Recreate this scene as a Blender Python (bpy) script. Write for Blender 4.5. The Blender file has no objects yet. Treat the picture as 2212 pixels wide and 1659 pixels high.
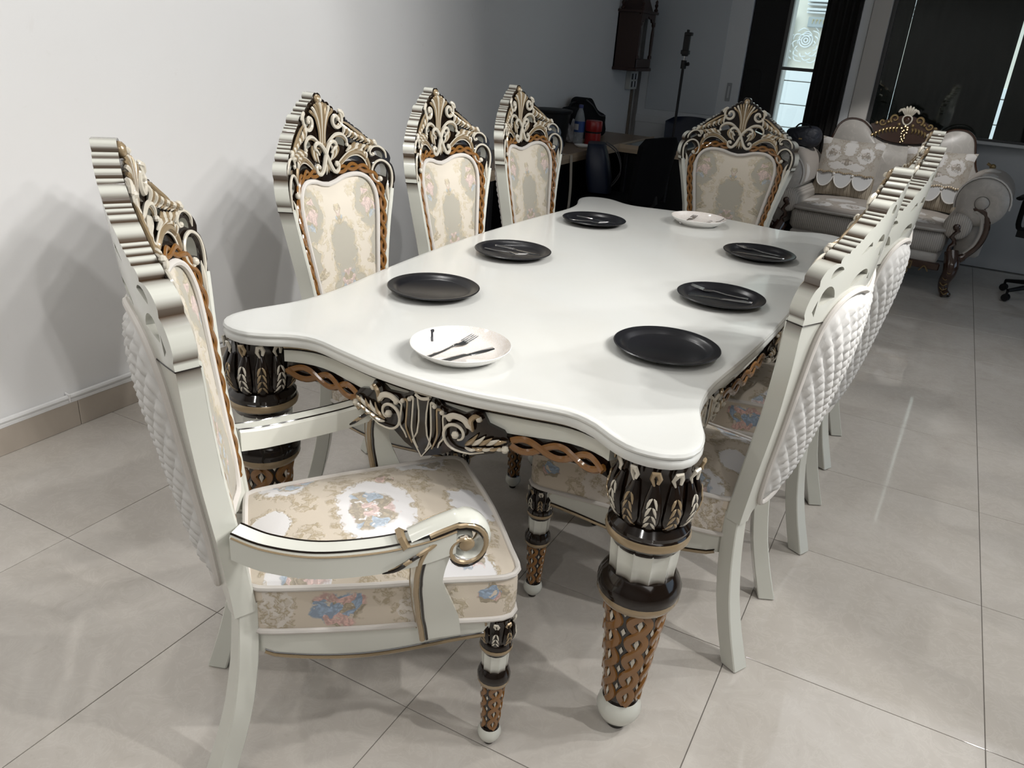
import bpy, math, random
import numpy as np
from mathutils import Vector, Matrix, Euler
from mathutils.geometry import delaunay_2d_cdt
SC = bpy.context.scene
COL = SC.collection
PI = math.pi
random.seed(7)

# ------------------------------------------------------------------ camera
cam_d = bpy.data.cameras.new('camera')
cam = bpy.data.objects.new('camera', cam_d); COL.objects.link(cam); SC.camera = cam
cam_d.sensor_width = 36.0; cam_d.lens = 1712.77/2212*36.0; cam_d.clip_start = .05; cam_d.clip_end = 100
def cam_axes(yaw, pitch, roll):
    cy, sy = math.cos(yaw), math.sin(yaw)
    f = Vector((sy*math.cos(pitch), cy*math.cos(pitch), -math.sin(pitch)))
    r = Vector((cy, -sy, 0)); u = r.cross(f)
    return r*math.cos(roll)+u*math.sin(roll), -r*math.sin(roll)+u*math.cos(roll), f
_r, _u, _f = cam_axes(-.46039552, .41386153, .0766004)
M = Matrix.Identity(4)
for i in range(3):
    M[i][0] = _r[i]; M[i][1] = _u[i]; M[i][2] = -_f[i]
M[0][3], M[1][3], M[2][3] = .86436, -2.44855, 1.43262
cam.matrix_world = M

# ------------------------------------------------------------------ view, world, lamps
SC.view_settings.view_transform = 'Standard'; SC.view_settings.look = 'None'
SC.view_settings.exposure = 0.06; SC.view_settings.gamma = 1.0
SC.view_settings.use_curve_mapping = False
w = bpy.data.worlds.new('sky'); SC.world = w; w.use_nodes = True
bg = w.node_tree.nodes['Background']; bg.inputs[0].default_value = (.86, .94, 1, 1); bg.inputs[1].default_value = 1.9

CEIL = 2.75
def spot(x, y, tx, ty, tz, power, deg, blend=.35, col=(1, .985, .96), rad=.035):
    d = bpy.data.lights.new('downlight_beam', 'SPOT'); d.energy = power; d.spot_size = math.radians(deg)
    d.spot_blend = blend; d.color = col; d.shadow_soft_size = rad
    o = bpy.data.objects.new('downlight_beam', d); COL.objects.link(o)
    p = Vector((x, y, CEIL-.05)); o.location = p
    o.rotation_euler = (Vector((tx, ty, tz))-p).to_track_quat('-Z', 'Y').to_euler()
    return o
# the lit ceiling spots: place, aim, power, cone
SPOTS = [
 (2.05, -.15, -1.7, -.75, 1.15, 58, 66), (1.80, .50, -1.7, -.15, 1.15, 58, 66), (2.45, .10, -1.7, -.90, 1.05, 62, 58), (2.25, -.60, -1.7, -1.45, .95, 58, 64),
 (3.15, -.55, -1.7, -1.1, 1.1, 78, 46), (2.95, .75, -1.7, -.50, 1.1, 76, 52), (1.55, -.45, -1.7, -.85, 1.15, 38, 70), (2.75, .35, -1.7, -1.25, 1.05, 66, 54),
 (2.45, .35, 1.0, -.7, .2, 92, 84), (2.6, 1.3, 1.6, .9, .1, 64, 80), (1.5, -.85, .8, -1.6, 0, 36, 84), (2.25, -1.15, .42, -1.32, 0, 95, 40), (-1.15, -1.75, -1.2, -1.4, 0, 26, 100),
 (-.95, -.10, 1.0, -.3, .2, 42, 84), (-.85, 1.0, 1.1, .4, .2, 28, 72), (.55, -.45, .3, -.2, .7, 5, 110),
 (-.3, -2.7, -1.2, -1.3, .6, 12, 88), (1.9, -2.9, 1.2, -1.3, 0, 22, 90), (.5, -3.0, .3, -1.2, .2, 24, 84), (.95, 2.75, .52, 4.25, .68, 125, 33),
]
for s in SPOTS: spot(*s)
def area(name, loc, rot, sx, sy, power, col):
    d = bpy.data.lights.new(name, 'AREA'); d.shape = 'RECTANGLE'; d.size = sx; d.size_y = sy; d.energy = power; d.color = col
    o = bpy.data.objects.new(name, d); COL.objects.link(o); o.location = loc; o.rotation_euler = rot
    return o
# added cool fill for the far zone, standing in for unseen side daylight
area('far_side_fill', (5.3, 1.6, 1.5), (0, math.radians(90), 0), 1.8, 3.2, 18, (.58, .78, 1))
# added frontal fill: two unseen area lights at ceiling height behind the camera
area('ceiling_fill', (2.6, -3.6, CEIL-.02), (0, 0, 0), 3.6, 1.0, 30, (1, .98, .95))
area('ceiling_fill', (-.3, -3.9, CEIL-.02), (0, 0, 0), 2.0, 1.0, 18, (1, .98, .95))

# ------------------------------------------------------------------ materials
def mat(name, col=(.8, .8, .8), rough=.5, metal=0, coat=0, spec=.5, **kw):
    m = bpy.data.materials.new(name); m.use_nodes = True
    b = m.node_tree.nodes['Principled BSDF']
    b.inputs['Base Color'].default_value = (*col, 1); b.inputs['Roughness'].default_value = rough
    b.inputs['Metallic'].default_value = metal; b.inputs['Coat Weight'].default_value = coat
    b.inputs['Specular IOR Level'].default_value = spec
    if coat: b.inputs['Coat Roughness'].default_value = .06
    for k, v in kw.items(): b.inputs[k].default_value = v
    return m
class NT:
    def __init__(s, m): s.m = m; s.t = m.node_tree; s.b = s.t.nodes['Principled BSDF']
    def n(s, t, **kw):
        x = s.t.nodes.new(t)
        for k, v in kw.items():
            if k.startswith('i_'):
                key = k[2:]; key = int(key) if key.isdigit() else key.replace('_', ' ')
                x.inputs[key].default_value = v
            else: setattr(x, k, v)
        return x
    def l(s, a, b): s.t.links.new(a, b)
    def noise(s, vec, scale, detail=2, rough=.5, dist=0):
        x = s.n('ShaderNodeTexNoise', i_Scale=scale, i_Detail=detail, i_Roughness=rough, i_Distortion=dist); s.l(vec, x.inputs['Vector']); return x
    def ramp(s, fac, stops, interp='LINEAR'):
        x = s.n('ShaderNodeValToRGB'); x.color_ramp.interpolation = interp; e = x.color_ramp.elements
        while len(e) < len(stops): e.new(.5)
        for i, (p, c) in enumerate(stops):
            e[i].position = p; e[i].color = (*c, 1) if len(c) == 3 else c
        s.l(fac, x.inputs[0]); return x
    def mix(s, fac, a, b):
        x = s.n('ShaderNodeMix', data_type='RGBA')
        for v, k in ((fac, 0), (a, 6), (b, 7)):
            if hasattr(v, 'is_linked'): s.l(v, x.inputs[k])
            elif k == 0: x.inputs[0].default_value = v
            else: x.inputs[k].default_value = (*v, 1)
        return x.outputs[2]
    def math(s, op, a, b=0):
        x = s.n('ShaderNodeMath', operation=op)
        for v, k in ((a, 0), (b, 1)):
            if hasattr(v, 'is_linked'): s.l(v, x.inputs[k])
            else: x.inputs[k].default_value = v
        return x.outputs[0]
    def bump(s, h, strength=.3, dist=.002):
        x = s.n('ShaderNodeBump', i_Strength=strength, i_Distance=dist); s.l(h, x.inputs['Height']); s.l(x.outputs[0], s.b.inputs['Normal'])
    def obj(s): return s.n('ShaderNodeTexCoord').outputs['Object']
    def col(s, c): s.l(c, s.b.inputs['Base Color'])

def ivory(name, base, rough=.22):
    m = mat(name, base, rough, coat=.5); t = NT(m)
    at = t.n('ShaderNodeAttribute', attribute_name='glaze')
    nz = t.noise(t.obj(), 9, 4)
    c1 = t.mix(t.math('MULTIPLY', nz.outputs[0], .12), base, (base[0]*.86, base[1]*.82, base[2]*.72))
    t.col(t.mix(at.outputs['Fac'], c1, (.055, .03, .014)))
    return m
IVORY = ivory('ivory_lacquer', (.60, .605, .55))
TOPM = mat('ivory_table_top', (.80, .80, .765), .24, coat=.35); _t = NT(TOPM); _o = _t.obj()
_n1 = _t.noise(_o, 2.2, 5, .6, .6); _n2 = _t.noise(_o, 30, 3)
_t.col(_t.mix(_t.ramp(_n1.outputs[0], [(.42, (0, 0, 0)), (.72, (1, 1, 1))]).outputs[0], (.585, .59, .568), (.575, .572, .54)))
CREAM = mat('cream_gilding', (.54, .50, .42), .2, coat=.4)
BRONZE = mat('bronze_gilding', (.31, .23, .135), .24, .3, coat=.5)
DARK = mat('dark_walnut_glaze', (.009, .005, .003), .12, coat=.25, spec=.4)
BROWN = mat('brown_lacquer', (.20, .088, .020), .2, coat=.5)
PIPING = mat('piping_cloth', (.56, .53, .495), .75)
QUILT = mat('white_quilted_cloth', (.60, .59, .57), .85); _t = NT(QUILT)
_t.bump(_t.noise(_t.obj(), 900, 2).outputs[0], .15, .001)
RUBBER = mat('black_rubber', (.012, .012, .012), .6)

def brocade(name, ground, patch, vine, carts, bunches, sprigs, axes=(0, 2), blue=(.30, .41, .56), pink=(.68, .44, .40), soft=1.0, fine=1.0, fold=True):
    """woven damask: cartouches with an embroidered rim, scrolling sprigs, flower bunches. carts/bunches/sprigs: (x, z, rx, rz) in the thing's own axes"""
    m = mat(name, ground, .62, **{'Sheen Weight': .15}); t = NT(m); o = t.obj()
    sx = t.n('ShaderNodeSeparateXYZ'); t.l(o, sx.inputs[0])
    u = sx.outputs[axes[0]]; u = t.math('ABSOLUTE', u) if fold else u
    cx = t.n('ShaderNodeCombineXYZ'); t.l(u, cx.inputs[0]); t.l(sx.outputs[axes[1]], cx.inputs[1]); vec = cx.outputs[0]
    def warp(scale, amp, detail=2):
        w_ = t.noise(vec, scale*fine, detail); s_ = t.n('ShaderNodeVectorMath', operation='SUBTRACT'); t.l(w_.outputs['Color'], s_.inputs[0]); s_.inputs[1].default_value = (.5, .5, .5)
        x = t.n('ShaderNodeVectorMath', operation='MULTIPLY_ADD'); t.l(s_.outputs[0], x.inputs[0]); x.inputs[1].default_value = (amp/fine, amp/fine, 0); t.l(vec, x.inputs[2]); return x.outputs[0]
    def field(blobs, v):
        best = None
        for (x, z, rx, rz) in blobs:
            a = t.n('ShaderNodeVectorMath', operation='SUBTRACT'); t.l(v, a.inputs[0]); a.inputs[1].default_value = (x, z, 0)
            b = t.n('ShaderNodeVectorMath', operation='MULTIPLY'); t.l(a.outputs[0], b.inputs[0]); b.inputs[1].default_value = (1/rx, 1/rz, 0)
            l = t.n('ShaderNodeVectorMath', operation='LENGTH'); t.l(b.outputs[0], l.inputs[0])
            best = l.outputs['Value'] if best is None else t.math('MINIMUM', best, l.outputs['Value'])
        return best
    wv = warp(24, .05); wf = warp(75, .022, 3)
    add = t.n('ShaderNodeVectorMath', operation='ADD'); t.l(wv, add.inputs[0]); d_ = t.n('ShaderNodeVectorMath', operation='SUBTRACT'); t.l(wf, d_.inputs[0]); t.l(vec, d_.inputs[1]); t.l(d_.outputs[0], add.inputs[1]); wvf = add.outputs[0]
    f = field(carts, wv)
    c = t.mix(t.ramp(f, [(.97, (1, 1, 1)), (1.0, (0, 0, 0))]).outputs[0], ground, patch)
    ff = t.math('MULTIPLY', field(carts, wvf), .5)
    rim = t.ramp(ff, [(.44, (0, 0, 0)), (.47, (1, 1, 1)), (.56, (1, 1, 1)), (.60, (0, 0, 0))]).outputs[0]
    sp = t.ramp(t.math('MULTIPLY', field(sprigs, wvf), .5), [(.42, (1, 1, 1)), (.50, (0, 0, 0))]).outputs[0]
    em = t.math('MAXIMUM', rim, sp)
    lf = t.n('ShaderNodeTexVoronoi', feature='DISTANCE_TO_EDGE', i_Scale=95*fine); t.l(wvf, lf.inputs['Vector'])
    thread = t.ramp(lf.outputs[0], [(.04, (1,)*3), (.15, (.38,)*3)]).outputs[0]
    hole = t.ramp(t.noise(vec, 55*fine, 2).outputs[0], [(.44, (0, 0, 0)), (.50, (1, 1, 1))]).outputs[0]
    em = t.math('MULTIPLY', em, hole)
    c = t.mix(t.math('MULTIPLY', t.math('MULTIPLY', em, thread), soft), c, vine)
    g = t.math('MULTIPLY', field(bunches, wvf), .5)
    bunch = t.math('MULTIPLY', t.ramp(g, [(.44, (1, 1, 1)), (.50, (0, 0, 0))]).outputs[0], t.ramp(t.noise(vec, 48*fine, 3).outputs[0], [(.36, (0, 0, 0)), (.40, (1, 1, 1))]).outputs[0])
    fl = t.n('ShaderNodeTexVoronoi', i_Scale=42*fine); t.l(wv, fl.inputs['Vector']); sep = t.n('ShaderNodeSeparateColor'); t.l(fl.outputs['Color'], sep.inputs[0])
    petals = t.ramp(sep.outputs[0], [(0, blue), (.24, blue), (.25, pink), (.46, pink), (.47, vine), (.72, (.62, .55, .42)), (.73, vine), (1, vine)], 'CONSTANT').outputs[0]
    pt = t.n('ShaderNodeTexVoronoi', i_Scale=130*fine); t.l(wvf, pt.inputs['Vector'])
    lum = t.ramp(pt.outputs['Distance'], [(.05, (1.25,)*3), (.7, (.62,)*3)]).outputs[0]
    pc = t.n('ShaderNodeMix', data_type='RGBA', blend_type='MULTIPLY'); pc.inputs[0].default_value = .9; t.l(petals, pc.inputs[6]); t.l(lum, pc.inputs[7])
    c = t.mix(t.math('MULTIPLY', bunch, .9*soft), c, pc.outputs[2])
    t.col(c)
    t.bump(t.math('ADD', t.math('ADD', em, t.math('MULTIPLY', bunch, lum)), t.math('MULTIPLY', t.noise(o, 700, 1).outputs[0], .15)), .5, .0016)
    return m
FABRIC_BACK = brocade('floral_brocade_back', (.60, .545, .46), (.40, .375, .315), (.50, .43, .30),
 [(0, .80, .062, .085), (0, .64, .095, .12), (.165, .92, .085, .085), (.175, .78, .05, .07), (.10, .54, .05, .05)], [(.0, .66, .050, .075), (.150, .925, .045, .055), (0, .905, .022, .024), (.125, .745, .024, .018)],
 [(.095, .845, .022, .04), (.10, .68, .03, .045), (.075, .955, .022, .022), (.13, .60, .03, .04), (.05, .74, .02, .03)], blue=(.46, .53, .60), pink=(.72, .55, .51), soft=.8)
FABRIC_SEAT = brocade('floral_brocade_seat', (.55, .485, .40), (.68, .67, .675), (.36, .295, .195),
 [(0, .36, .125, .085), (.19, .185, .09, .06), (.21, .50, .06, .065), (.0, .57, .07, .05), (.0, .15, .06, .04)], [(0, .355, .075, .055), (.175, .20, .05, .045), (.135, .40, .026, .022), (.19, .52, .03, .03)],
 [(.13, .30, .05, .035), (.10, .47, .05, .035), (.07, .22, .05, .03), (.19, .40, .03, .05), (.12, .57, .05, .03), (.21, .31, .03, .03)], axes=(0, 1), blue=(.36, .45, .55), pink=(.70, .51, .47), soft=.9)
FABRIC_SIDE = brocade('floral_brocade_side', (.60, .525, .43), (.64, .59, .53), (.40, .335, .235),
 [(.42, .41, .05, .05), (.15, .42, .03, .06)], [(.26, .412, .055, .042), (.56, .43, .035, .028)], [(.40, .43, .045, .04), (.15, .41, .025, .06), (.48, .40, .025, .05), (.34, .44, .02, .03), (.60, .39, .03, .03)], axes=(1, 2), fold=False)

# ------------------------------------------------------------------ mesh builder
class MB:
    def __init__(s, fn=None): s.v = []; s.f = []; s.m = []; s.g = []; s.fn = fn
    def add(s, verts, faces, mi=0, glaze=None):
        b = len(s.v)
        s.v += [tuple(p) for p in verts]; s.f += [tuple(i+b for i in f) for f in faces]; s.m += [mi]*len(faces)
        s.g += list(glaze) if glaze is not None else [0.]*len(verts)
        return b
    def box(s, c, d, mi=0, rz=0, bev=0):
        x, y, z = d[0]/2, d[1]/2, d[2]/2
        if bev:
            e = bev; P = []; sg = ((-1, -1), (1, -1), (1, 1), (-1, 1))
            ring = [(-x+e, -y), (x-e, -y), (x, -y+e), (x, y-e), (x-e, y), (-x+e, y), (-x, y-e), (-x, -y+e)]
            inn = [(px*(x-e)/x if abs(px) == x else px, py*(y-e)/y if abs(py) == y else py) for px, py in ring]
            L = [[(a, b_, -z) for a, b_ in inn], [(a, b_, -z+e) for a, b_ in ring], [(a, b_, z-e) for a, b_ in ring], [(a, b_, z) for a, b_ in inn]]
            P = [p for r in L for p in r]; F = [tuple(range(7, -1, -1)), tuple(range(24, 32))]
            for k in range(3):
                for i in range(8): F.append((k*8+i, k*8+(i+1) % 8, k*8+8+(i+1) % 8, k*8+8+i))
        else:
            P = [(-x, -y, -z), (x, -y, -z), (x, y, -z), (-x, y, -z), (-x, -y, z), (x, -y, z), (x, y, z), (-x, y, z)]
            F = [(3, 2, 1, 0), (4, 5, 6, 7), (0, 1, 5, 4), (1, 2, 6, 5), (2, 3, 7, 6), (3, 0, 4, 7)]
        ca, sa = math.cos(rz), math.sin(rz)
        s.add([(c[0]+p[0]*ca-p[1]*sa, c[1]+p[0]*sa+p[1]*ca, c[2]+p[2]) for p in P], F, mi); return s
    def lathe(s, prof, n=24, mi=0, c=(0, 0, 0), mats=None, axis=2, rfun=None, closed=False):
        P = []; F = []; mm = []
        for k, (r, z) in enumerate(prof):
            for i in range(n):
                a = 2*PI*i/n; rr = r*(rfun(a, z) if rfun else 1)
                p = [rr*math.cos(a), rr*math.sin(a), z]
                if axis == 0: p = [p[2], p[0], p[1]]
                elif axis == 1: p = [p[0], p[2], -p[1]]
                P.append((p[0]+c[0], p[1]+c[1], p[2]+c[2]))
        for k in range(len(prof)-1):
            for i in range(n):
                F.append((k*n+i, k*n+(i+1) % n, (k+1)*n+(i+1) % n, (k+1)*n+i)); mm.append(mats[k] if mats else mi)
        if not closed:
            if prof[0][0] > 1e-5: F.append(tuple(range(n-1, -1, -1))); mm.append(mats[0] if mats else mi)
            if prof[-1][0] > 1e-5: F.append(tuple((len(prof)-1)*n+i for i in range(n))); mm.append(mats[-1] if mats else mi)
        b = len(s.v); s.add(P, F, mi); s.m[-len(F):] = mm; return s
    def tube(s, pts, rad, n=8, flat=1.0, nor=(0, 1, 0), mi=0, closed=False, glaze=None):
        """sweep an ellipse (rad across, rad*flat along nor) along pts"""
        P = [Vector(p) for p in pts]; k = len(P)
        R = [rad]*k if not hasattr(rad, '__len__') else list(rad)
        nor = Vector(nor); V = []; F = []
        for i in range(k):
            a = P[(i-1) % k] if (closed or i > 0) else P[0]; b = P[(i+1) % k] if (closed or i < k-1) else P[-1]
            t = (b-a).normalized() if (b-a).length > 1e-9 else Vector((1, 0, 0))
            side = t.cross(nor)
            if side.length < 1e-4: side = t.cross(Vector((.3, .2, 1)))
            side.normalize(); up = side.cross(t).normalized()
            for j in range(n):
                th = 2*PI*j/n
                V.append(P[i]+side*(R[i]*math.cos(th))+up*(R[i]*flat*math.sin(th)))
        m_ = k if closed else k-1
        for i in range(m_):
            i2 = (i+1) % k
            for j in range(n): F.append((i*n+j, i*n+(j+1) % n, i2*n+(j+1) % n, i2*n+j))
        if not closed: F.append(tuple(range(n-1, -1, -1))); F.append(tuple((k-1)*n+j for j in range(n)))
        s.add(V, F, mi, glaze); return s
    def bar(s, a, b, w, h, nor=(0, 0, 1), mi=0):
        s.tube([a, b], w/2*1.41421, 4, h/w, nor, mi); return s
    def ball(s, c, r, n=10, mi=0, sc=(1, 1, 1)):
        V = []; F = []; h = max(4, n//2)
        for i in range(h+1):
            ph = PI*i/h
            for j in range(n):
                th = 2*PI*j/n
                V.append((c[0]+r*sc[0]*math.sin(ph)*math.cos(th), c[1]+r*sc[1]*math.sin(ph)*math.sin(th), c[2]-r*sc[2]*math.cos(ph)))
        for i in range(h):
            for j in range(n): F.append((i*n+j, i*n+(j+1) % n, (i+1)*n+(j+1) % n, (i+1)*n+j))
        s.add(V, F, mi); return s
    def plate(s, outline, holes, d0, d1, mi=(0, 0, 0), glaze=None, plane='xz', grid=0):
        """flat plate cut from an outline with holes; mi = (low face, high face, rim)"""
        if grid:
            O, G_ = [], []; gl0 = list(glaze) if glaze is not None else [0.]*len(outline)
            for i, p in enumerate(outline):
                q = outline[(i+1) % len(outline)]; m_ = max(1, int(math.dist(p, q)/grid))
                for k in range(m_): O.append((p[0]+(q[0]-p[0])*k/m_, p[1]+(q[1]-p[1])*k/m_)); G_.append(gl0[i]+(gl0[(i+1) % len(outline)]-gl0[i])*k/m_)
            outline, glaze = O, G_
        loops = [outline]+list(holes); pts = []; edges = []; gl = []
        for li, L in enumerate(loops):
            b = len(pts); pts += [Vector((p[0], p[1])) for p in L]; edges += [(b+i, b+(i+1) % len(L)) for i in range(len(L))]
            gl += list(glaze) if (li == 0 and glaze is not None) else [0.]*len(L)
        def inp(x, y, L):
            c = False; j = len(L)-1
            for i in range(len(L)):
                if (L[i][1] > y) != (L[j][1] > y) and x < (L[j][0]-L[i][0])*(y-L[i][1])/(L[j][1]-L[i][1])+L[i][0]: c = not c
                j = i
            return c
        if grid:
            X0, X1 = min(p.x for p in pts), max(p.x for p in pts); Y0, Y1 = min(p.y for p in pts), max(p.y for p in pts); base = list(pts)
            nx, ny = int((X1-X0)/grid), int((Y1-Y0)/grid)
            for i in range(1, nx):
                for j in range(1, ny):
                    x, y = X0+(X1-X0)*i/nx, Y0+(Y1-Y0)*j/ny
                    if inp(x, y, outline) and not any(inp(x, y, h) for h in holes) and min((p.x-x)**2+(p.y-y)**2 for p in base) > (grid*.35)**2: pts.append(Vector((x, y)))
        V, E_, T, ov, _, _ = delaunay_2d_cdt(pts, edges, [], 1, 1e-6)
        keep = []
        for t in T:
            x = sum(V[i].x for i in t)/3; y = sum(V[i].y for i in t)/3
            if any(inp(x, y, h) for h in holes): continue
            if not inp(x, y, outline): continue
            keep.append(tuple(t))
        def mp(p, d): return (p.x, d, p.y) if plane == 'xz' else ((p.x, p.y, d) if plane == 'xy' else (d, p.x, p.y))
        flip = plane == 'xz'
        A = [mp(p, d0) for p in V]; B = [mp(p, d1) for p in V]
        s.add(A, [t if flip else t[::-1] for t in keep], mi[0]); s.add(B, [t[::-1] if flip else t for t in keep], mi[1])
        for li, L in enumerate(loops):
            n = len(L); P = [Vector((p[0], p[1])) for p in L]
            ar = sum(P[i].x*P[(i+1) % n].y-P[(i+1) % n].x*P[i].y for i in range(n))
            if (ar < 0) != (li > 0): P = P[::-1]; g2 = (list(glaze)[::-1] if li == 0 and glaze is not None else [.25]*n)
            else: g2 = (list(glaze) if li == 0 and glaze is not None else [.25]*n)
            Q = [mp(p, d0) for p in P]+[mp(p, d1) for p in P]
            F = [(i, (i+1) % n, n+(i+1) % n, n+i) for i in range(n)]
            if flip: F = [f[::-1] for f in F]
            s.add(Q, F, mi[2], g2+g2)
        return s
    def dome(s, outline, c, d, h, rings=10, seg_mi=0, plane='xz', prof=None, disp=None, sgn=1):
        """cushion over an outline: rings shrink to the centre c, rising by h"""
        n = len(outline); V = []; F = []
        for k in range(rings+1):
            q = 1-k/rings; q = q**1.0
            e = h*(prof(q) if prof else (1-q**4))
            for (x, z) in outline:
                X = c[0]+(x-c[0])*q; Z = c[1]+(z-c[1])*q
                dd = d+sgn*(e+(disp(X, Z, q) if disp else 0))
                V.append((X, dd, Z) if plane == 'xz' else (X, Z, dd))
        for k in range(rings):
            for i in range(n):
                f = (k*n+i, k*n+(i+1) % n, (k+1)*n+(i+1) % n, (k+1)*n+i)
                F.append(f if (plane == 'xz') == (sgn < 0) else f[::-1])
        s.add(V, F, seg_mi); return s
    def mesh(s, name, mats, smooth=True, angle=40):
        me = bpy.data.meshes.new(name)
        V = [s.fn(*p) for p in s.v] if s.fn else s.v
        me.from_pydata(V, [], s.f)
        for m in (mats if isinstance(mats, (list, tuple)) else [mats]): me.materials.append(m)
        me.polygons.foreach_set('material_index', s.m)
        if smooth:
            me.polygons.foreach_set('use_smooth', [True]*len(me.polygons)); me.set_sharp_from_angle(angle=math.radians(angle))
        if any(s.g):
            a = me.attributes.new('glaze', 'FLOAT', 'POINT'); a.data.foreach_set('value', s.g)
        me.validate(); me.update(); return me
    def obj(s, name, mats, parent=None, smooth=True, angle=40, loc=None):
        o = bpy.data.objects.new(name, s.mesh(name, mats, smooth, angle)); COL.objects.link(o)
        if parent: o.parent = parent
        if loc: o.location = loc
        return o
def put(name, me, parent=None, loc=None, rz=0):
    o = bpy.data.objects.new(name, me); COL.objects.link(o)
    if parent: o.parent = parent
    if loc: o.location = loc
    if rz: o.rotation_euler.z = rz
    return o
def tag(o, label, cat, group=None):
    o['label'] = label; o['category'] = cat
    if group: o['group'] = group
    return o
def thing(name, label, cat, loc=(0, 0, 0), rz=0, group=None):
    o = bpy.data.objects.new(name, None); COL.objects.link(o); o.location = loc; o.rotation_euler.z = rz; o.empty_display_size = .1
    return tag(o, label, cat, group)
def struct(o): o['kind'] = 'structure'; return o
def copy_tree(o, parent=None):
    c = o.copy(); COL.objects.link(c)
    if parent: c.parent = parent
    for ch in list(o.children): copy_tree(ch, c)
    return c
def cr(pts, n=8, closed=False):
    """Catmull-Rom through pts"""
    P = [np.array(p, float) for p in pts]; k = len(P); out = []
    for i in range(k if closed else k-1):
        g = (lambda j: P[j % k]) if closed else (lambda j: P[min(max(j, 0), k-1)])
        a, b, c, d = g(i-1), g(i), g(i+1), g(i+2)
        for j in range(n):
            t = j/n
            out.append(tuple(.5*((2*b)+(-a+c)*t+(2*a-5*b+4*c-d)*t*t+(-a+3*b-3*c+d)*t**3)))
    if not closed: out.append(tuple(P[-1]))
    return out
def spiral(cx, cz, r0, r1, a0, a1, n=26):
    return [(cx+(r0+(r1-r0)*t)*math.cos(math.radians(a0+(a1-a0)*t)), cz+(r0+(r1-r0)*t)*math.sin(math.radians(a0+(a1-a0)*t))) for t in np.linspace(0, 1, n)]
def offset(L, d, closed=True):
    n = len(L); out = []
    for i in range(n):
        a = L[(i-1) % n] if closed or i > 0 else L[i]; b = L[(i+1) % n] if closed or i < n-1 else L[i]
        tx, ty = b[0]-a[0], b[1]-a[1]; q = math.hypot(tx, ty) or 1
        out.append((L[i][0]+ty/q*d, L[i][1]-tx/q*d))
    return out
def resample(L, n, closed=True):
    P = np.array(list(L)+([L[0]] if closed else []), float); s = np.r_[0, np.cumsum(np.linalg.norm(np.diff(P, axis=0), axis=1))]
    t = np.linspace(0, s[-1], n+1)[:n] if closed else np.linspace(0, s[-1], n)
    return [tuple(np.interp(x, s, P[:, j]) for j in range(P.shape[1])) for x in t]
# ------------------------------------------------------------------ room shell
XL, YB, XR, YF = -1.715, 4.75, 5.6, -5.2
WALL = mat('white_painted_plaster', (.74, .725, .71), .7); _t = NT(WALL); _g = _t.n('ShaderNodeNewGeometry'); _o = _g.outputs['Position']
_a = _t.noise(_o, 1.1, 4, .6, .4); _b = _t.noise(_o, 7, 4, .65, 1.2)
_c = _t.mix(_t.ramp(_a.outputs[0], [(.45, (0, 0, 0)), (.75, (.5,)*3)]).outputs[0], (.75, .745, .74), (.71, .695, .68))
_t.col(_t.mix(_t.ramp(_b.outputs[0], [(.66, (0, 0, 0)), (.74, (.22,)*3)]).outputs[0], _c, (.62, .59, .56)))
_t.bump(_t.noise(_o, 60, 3).outputs[0], .08, .002)
CEILM = mat('ceiling_paint', (.48, .48, .475), .8)
GREYW = mat('dim_showroom_wall', (.30, .298, .295), .7)
GROUT = mat('tile_grout', (.16, .145, .13), .8)
TILE = mat('polished_marble_tile', (.5, .46, .41), .09, spec=.5); _t = NT(TILE); _g = _t.n('ShaderNodeNewGeometry'); _o = _g.outputs['Position']
_oi = _t.n('ShaderNodeObjectInfo'); _rv = _t.n('ShaderNodeVectorMath', operation='MULTIPLY_ADD'); _cc = _t.n('ShaderNodeCombineXYZ')
for i in range(3): _t.l(_oi.outputs['Random'], _cc.inputs[i])
_t.l(_cc.outputs[0], _rv.inputs[0]); _rv.inputs[1].default_value = (17, 31, 5); _t.l(_o, _rv.inputs[2]); _o2 = _rv.outputs[0]
_a = _t.noise(_o2, 2.6, 5, .62, 1.3); _b = _t.noise(_o2, 13, 6, .7, 2.2); _cn = _t.noise(_o, 160, 2)
_c = _t.mix(_t.ramp(_a.outputs[0], [(.33, (0, 0, 0)), (.68, (1, 1, 1))]).outputs[0], (.475, .437, .392), (.535, .50, .458))
_c = _t.mix(_t.ramp(_b.outputs[0], [(.50, (0, 0, 0)), (.56, (.35,)*3), (.60, (0, 0, 0))]).outputs[0], _c, (.60, .57, .52))
_c = _t.mix(_t.ramp(_b.outputs[0], [(.33, (.30,)*3), (.40, (0, 0, 0))]).outputs[0], _c, (.40, .36, .315))
_t.col(_c)
_t.l(_t.ramp(_t.noise(_o, 5, 4).outputs[0], [(.3, (.025,)*3), (.7, (.075,)*3)]).outputs[0], _t.b.inputs['Roughness'])
SKIRT = mat('beige_skirting_tile', (.44, .385, .325), .25); _t = NT(SKIRT); _g = _t.n('ShaderNodeNewGeometry')
_t.col(_t.mix(_t.noise(_g.outputs['Position'], 4, 4, .6, 1).outputs[0], (.385, .33, .275), (.47, .415, .355)))

fl = struct(MB().box((1.95, -.2, -.03), (8.2, 11.2, .056)).obj('floor', GROUT, smooth=False))
TS = .6; _tm = MB().box((0, 0, -.004), (TS-.0022, TS-.0022, .008), bev=.0006).mesh('tile', TILE, False)
for i in range(-1, 9):
    for j in range(-3, 10):
        put('tile', _tm, fl, (i*TS-1.11+TS/2, j*TS-1.305+TS/2, 0))
_tm2 = MB().box((0, 0, -.004), (TS-.0022, .0528, .008), bev=.0006).mesh('tile', TILE, False)
for i in range(-1, 9): put('tile', _tm2, fl, (i*TS-1.11+TS/2, 10*TS-1.305+.0275, 0))
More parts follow.
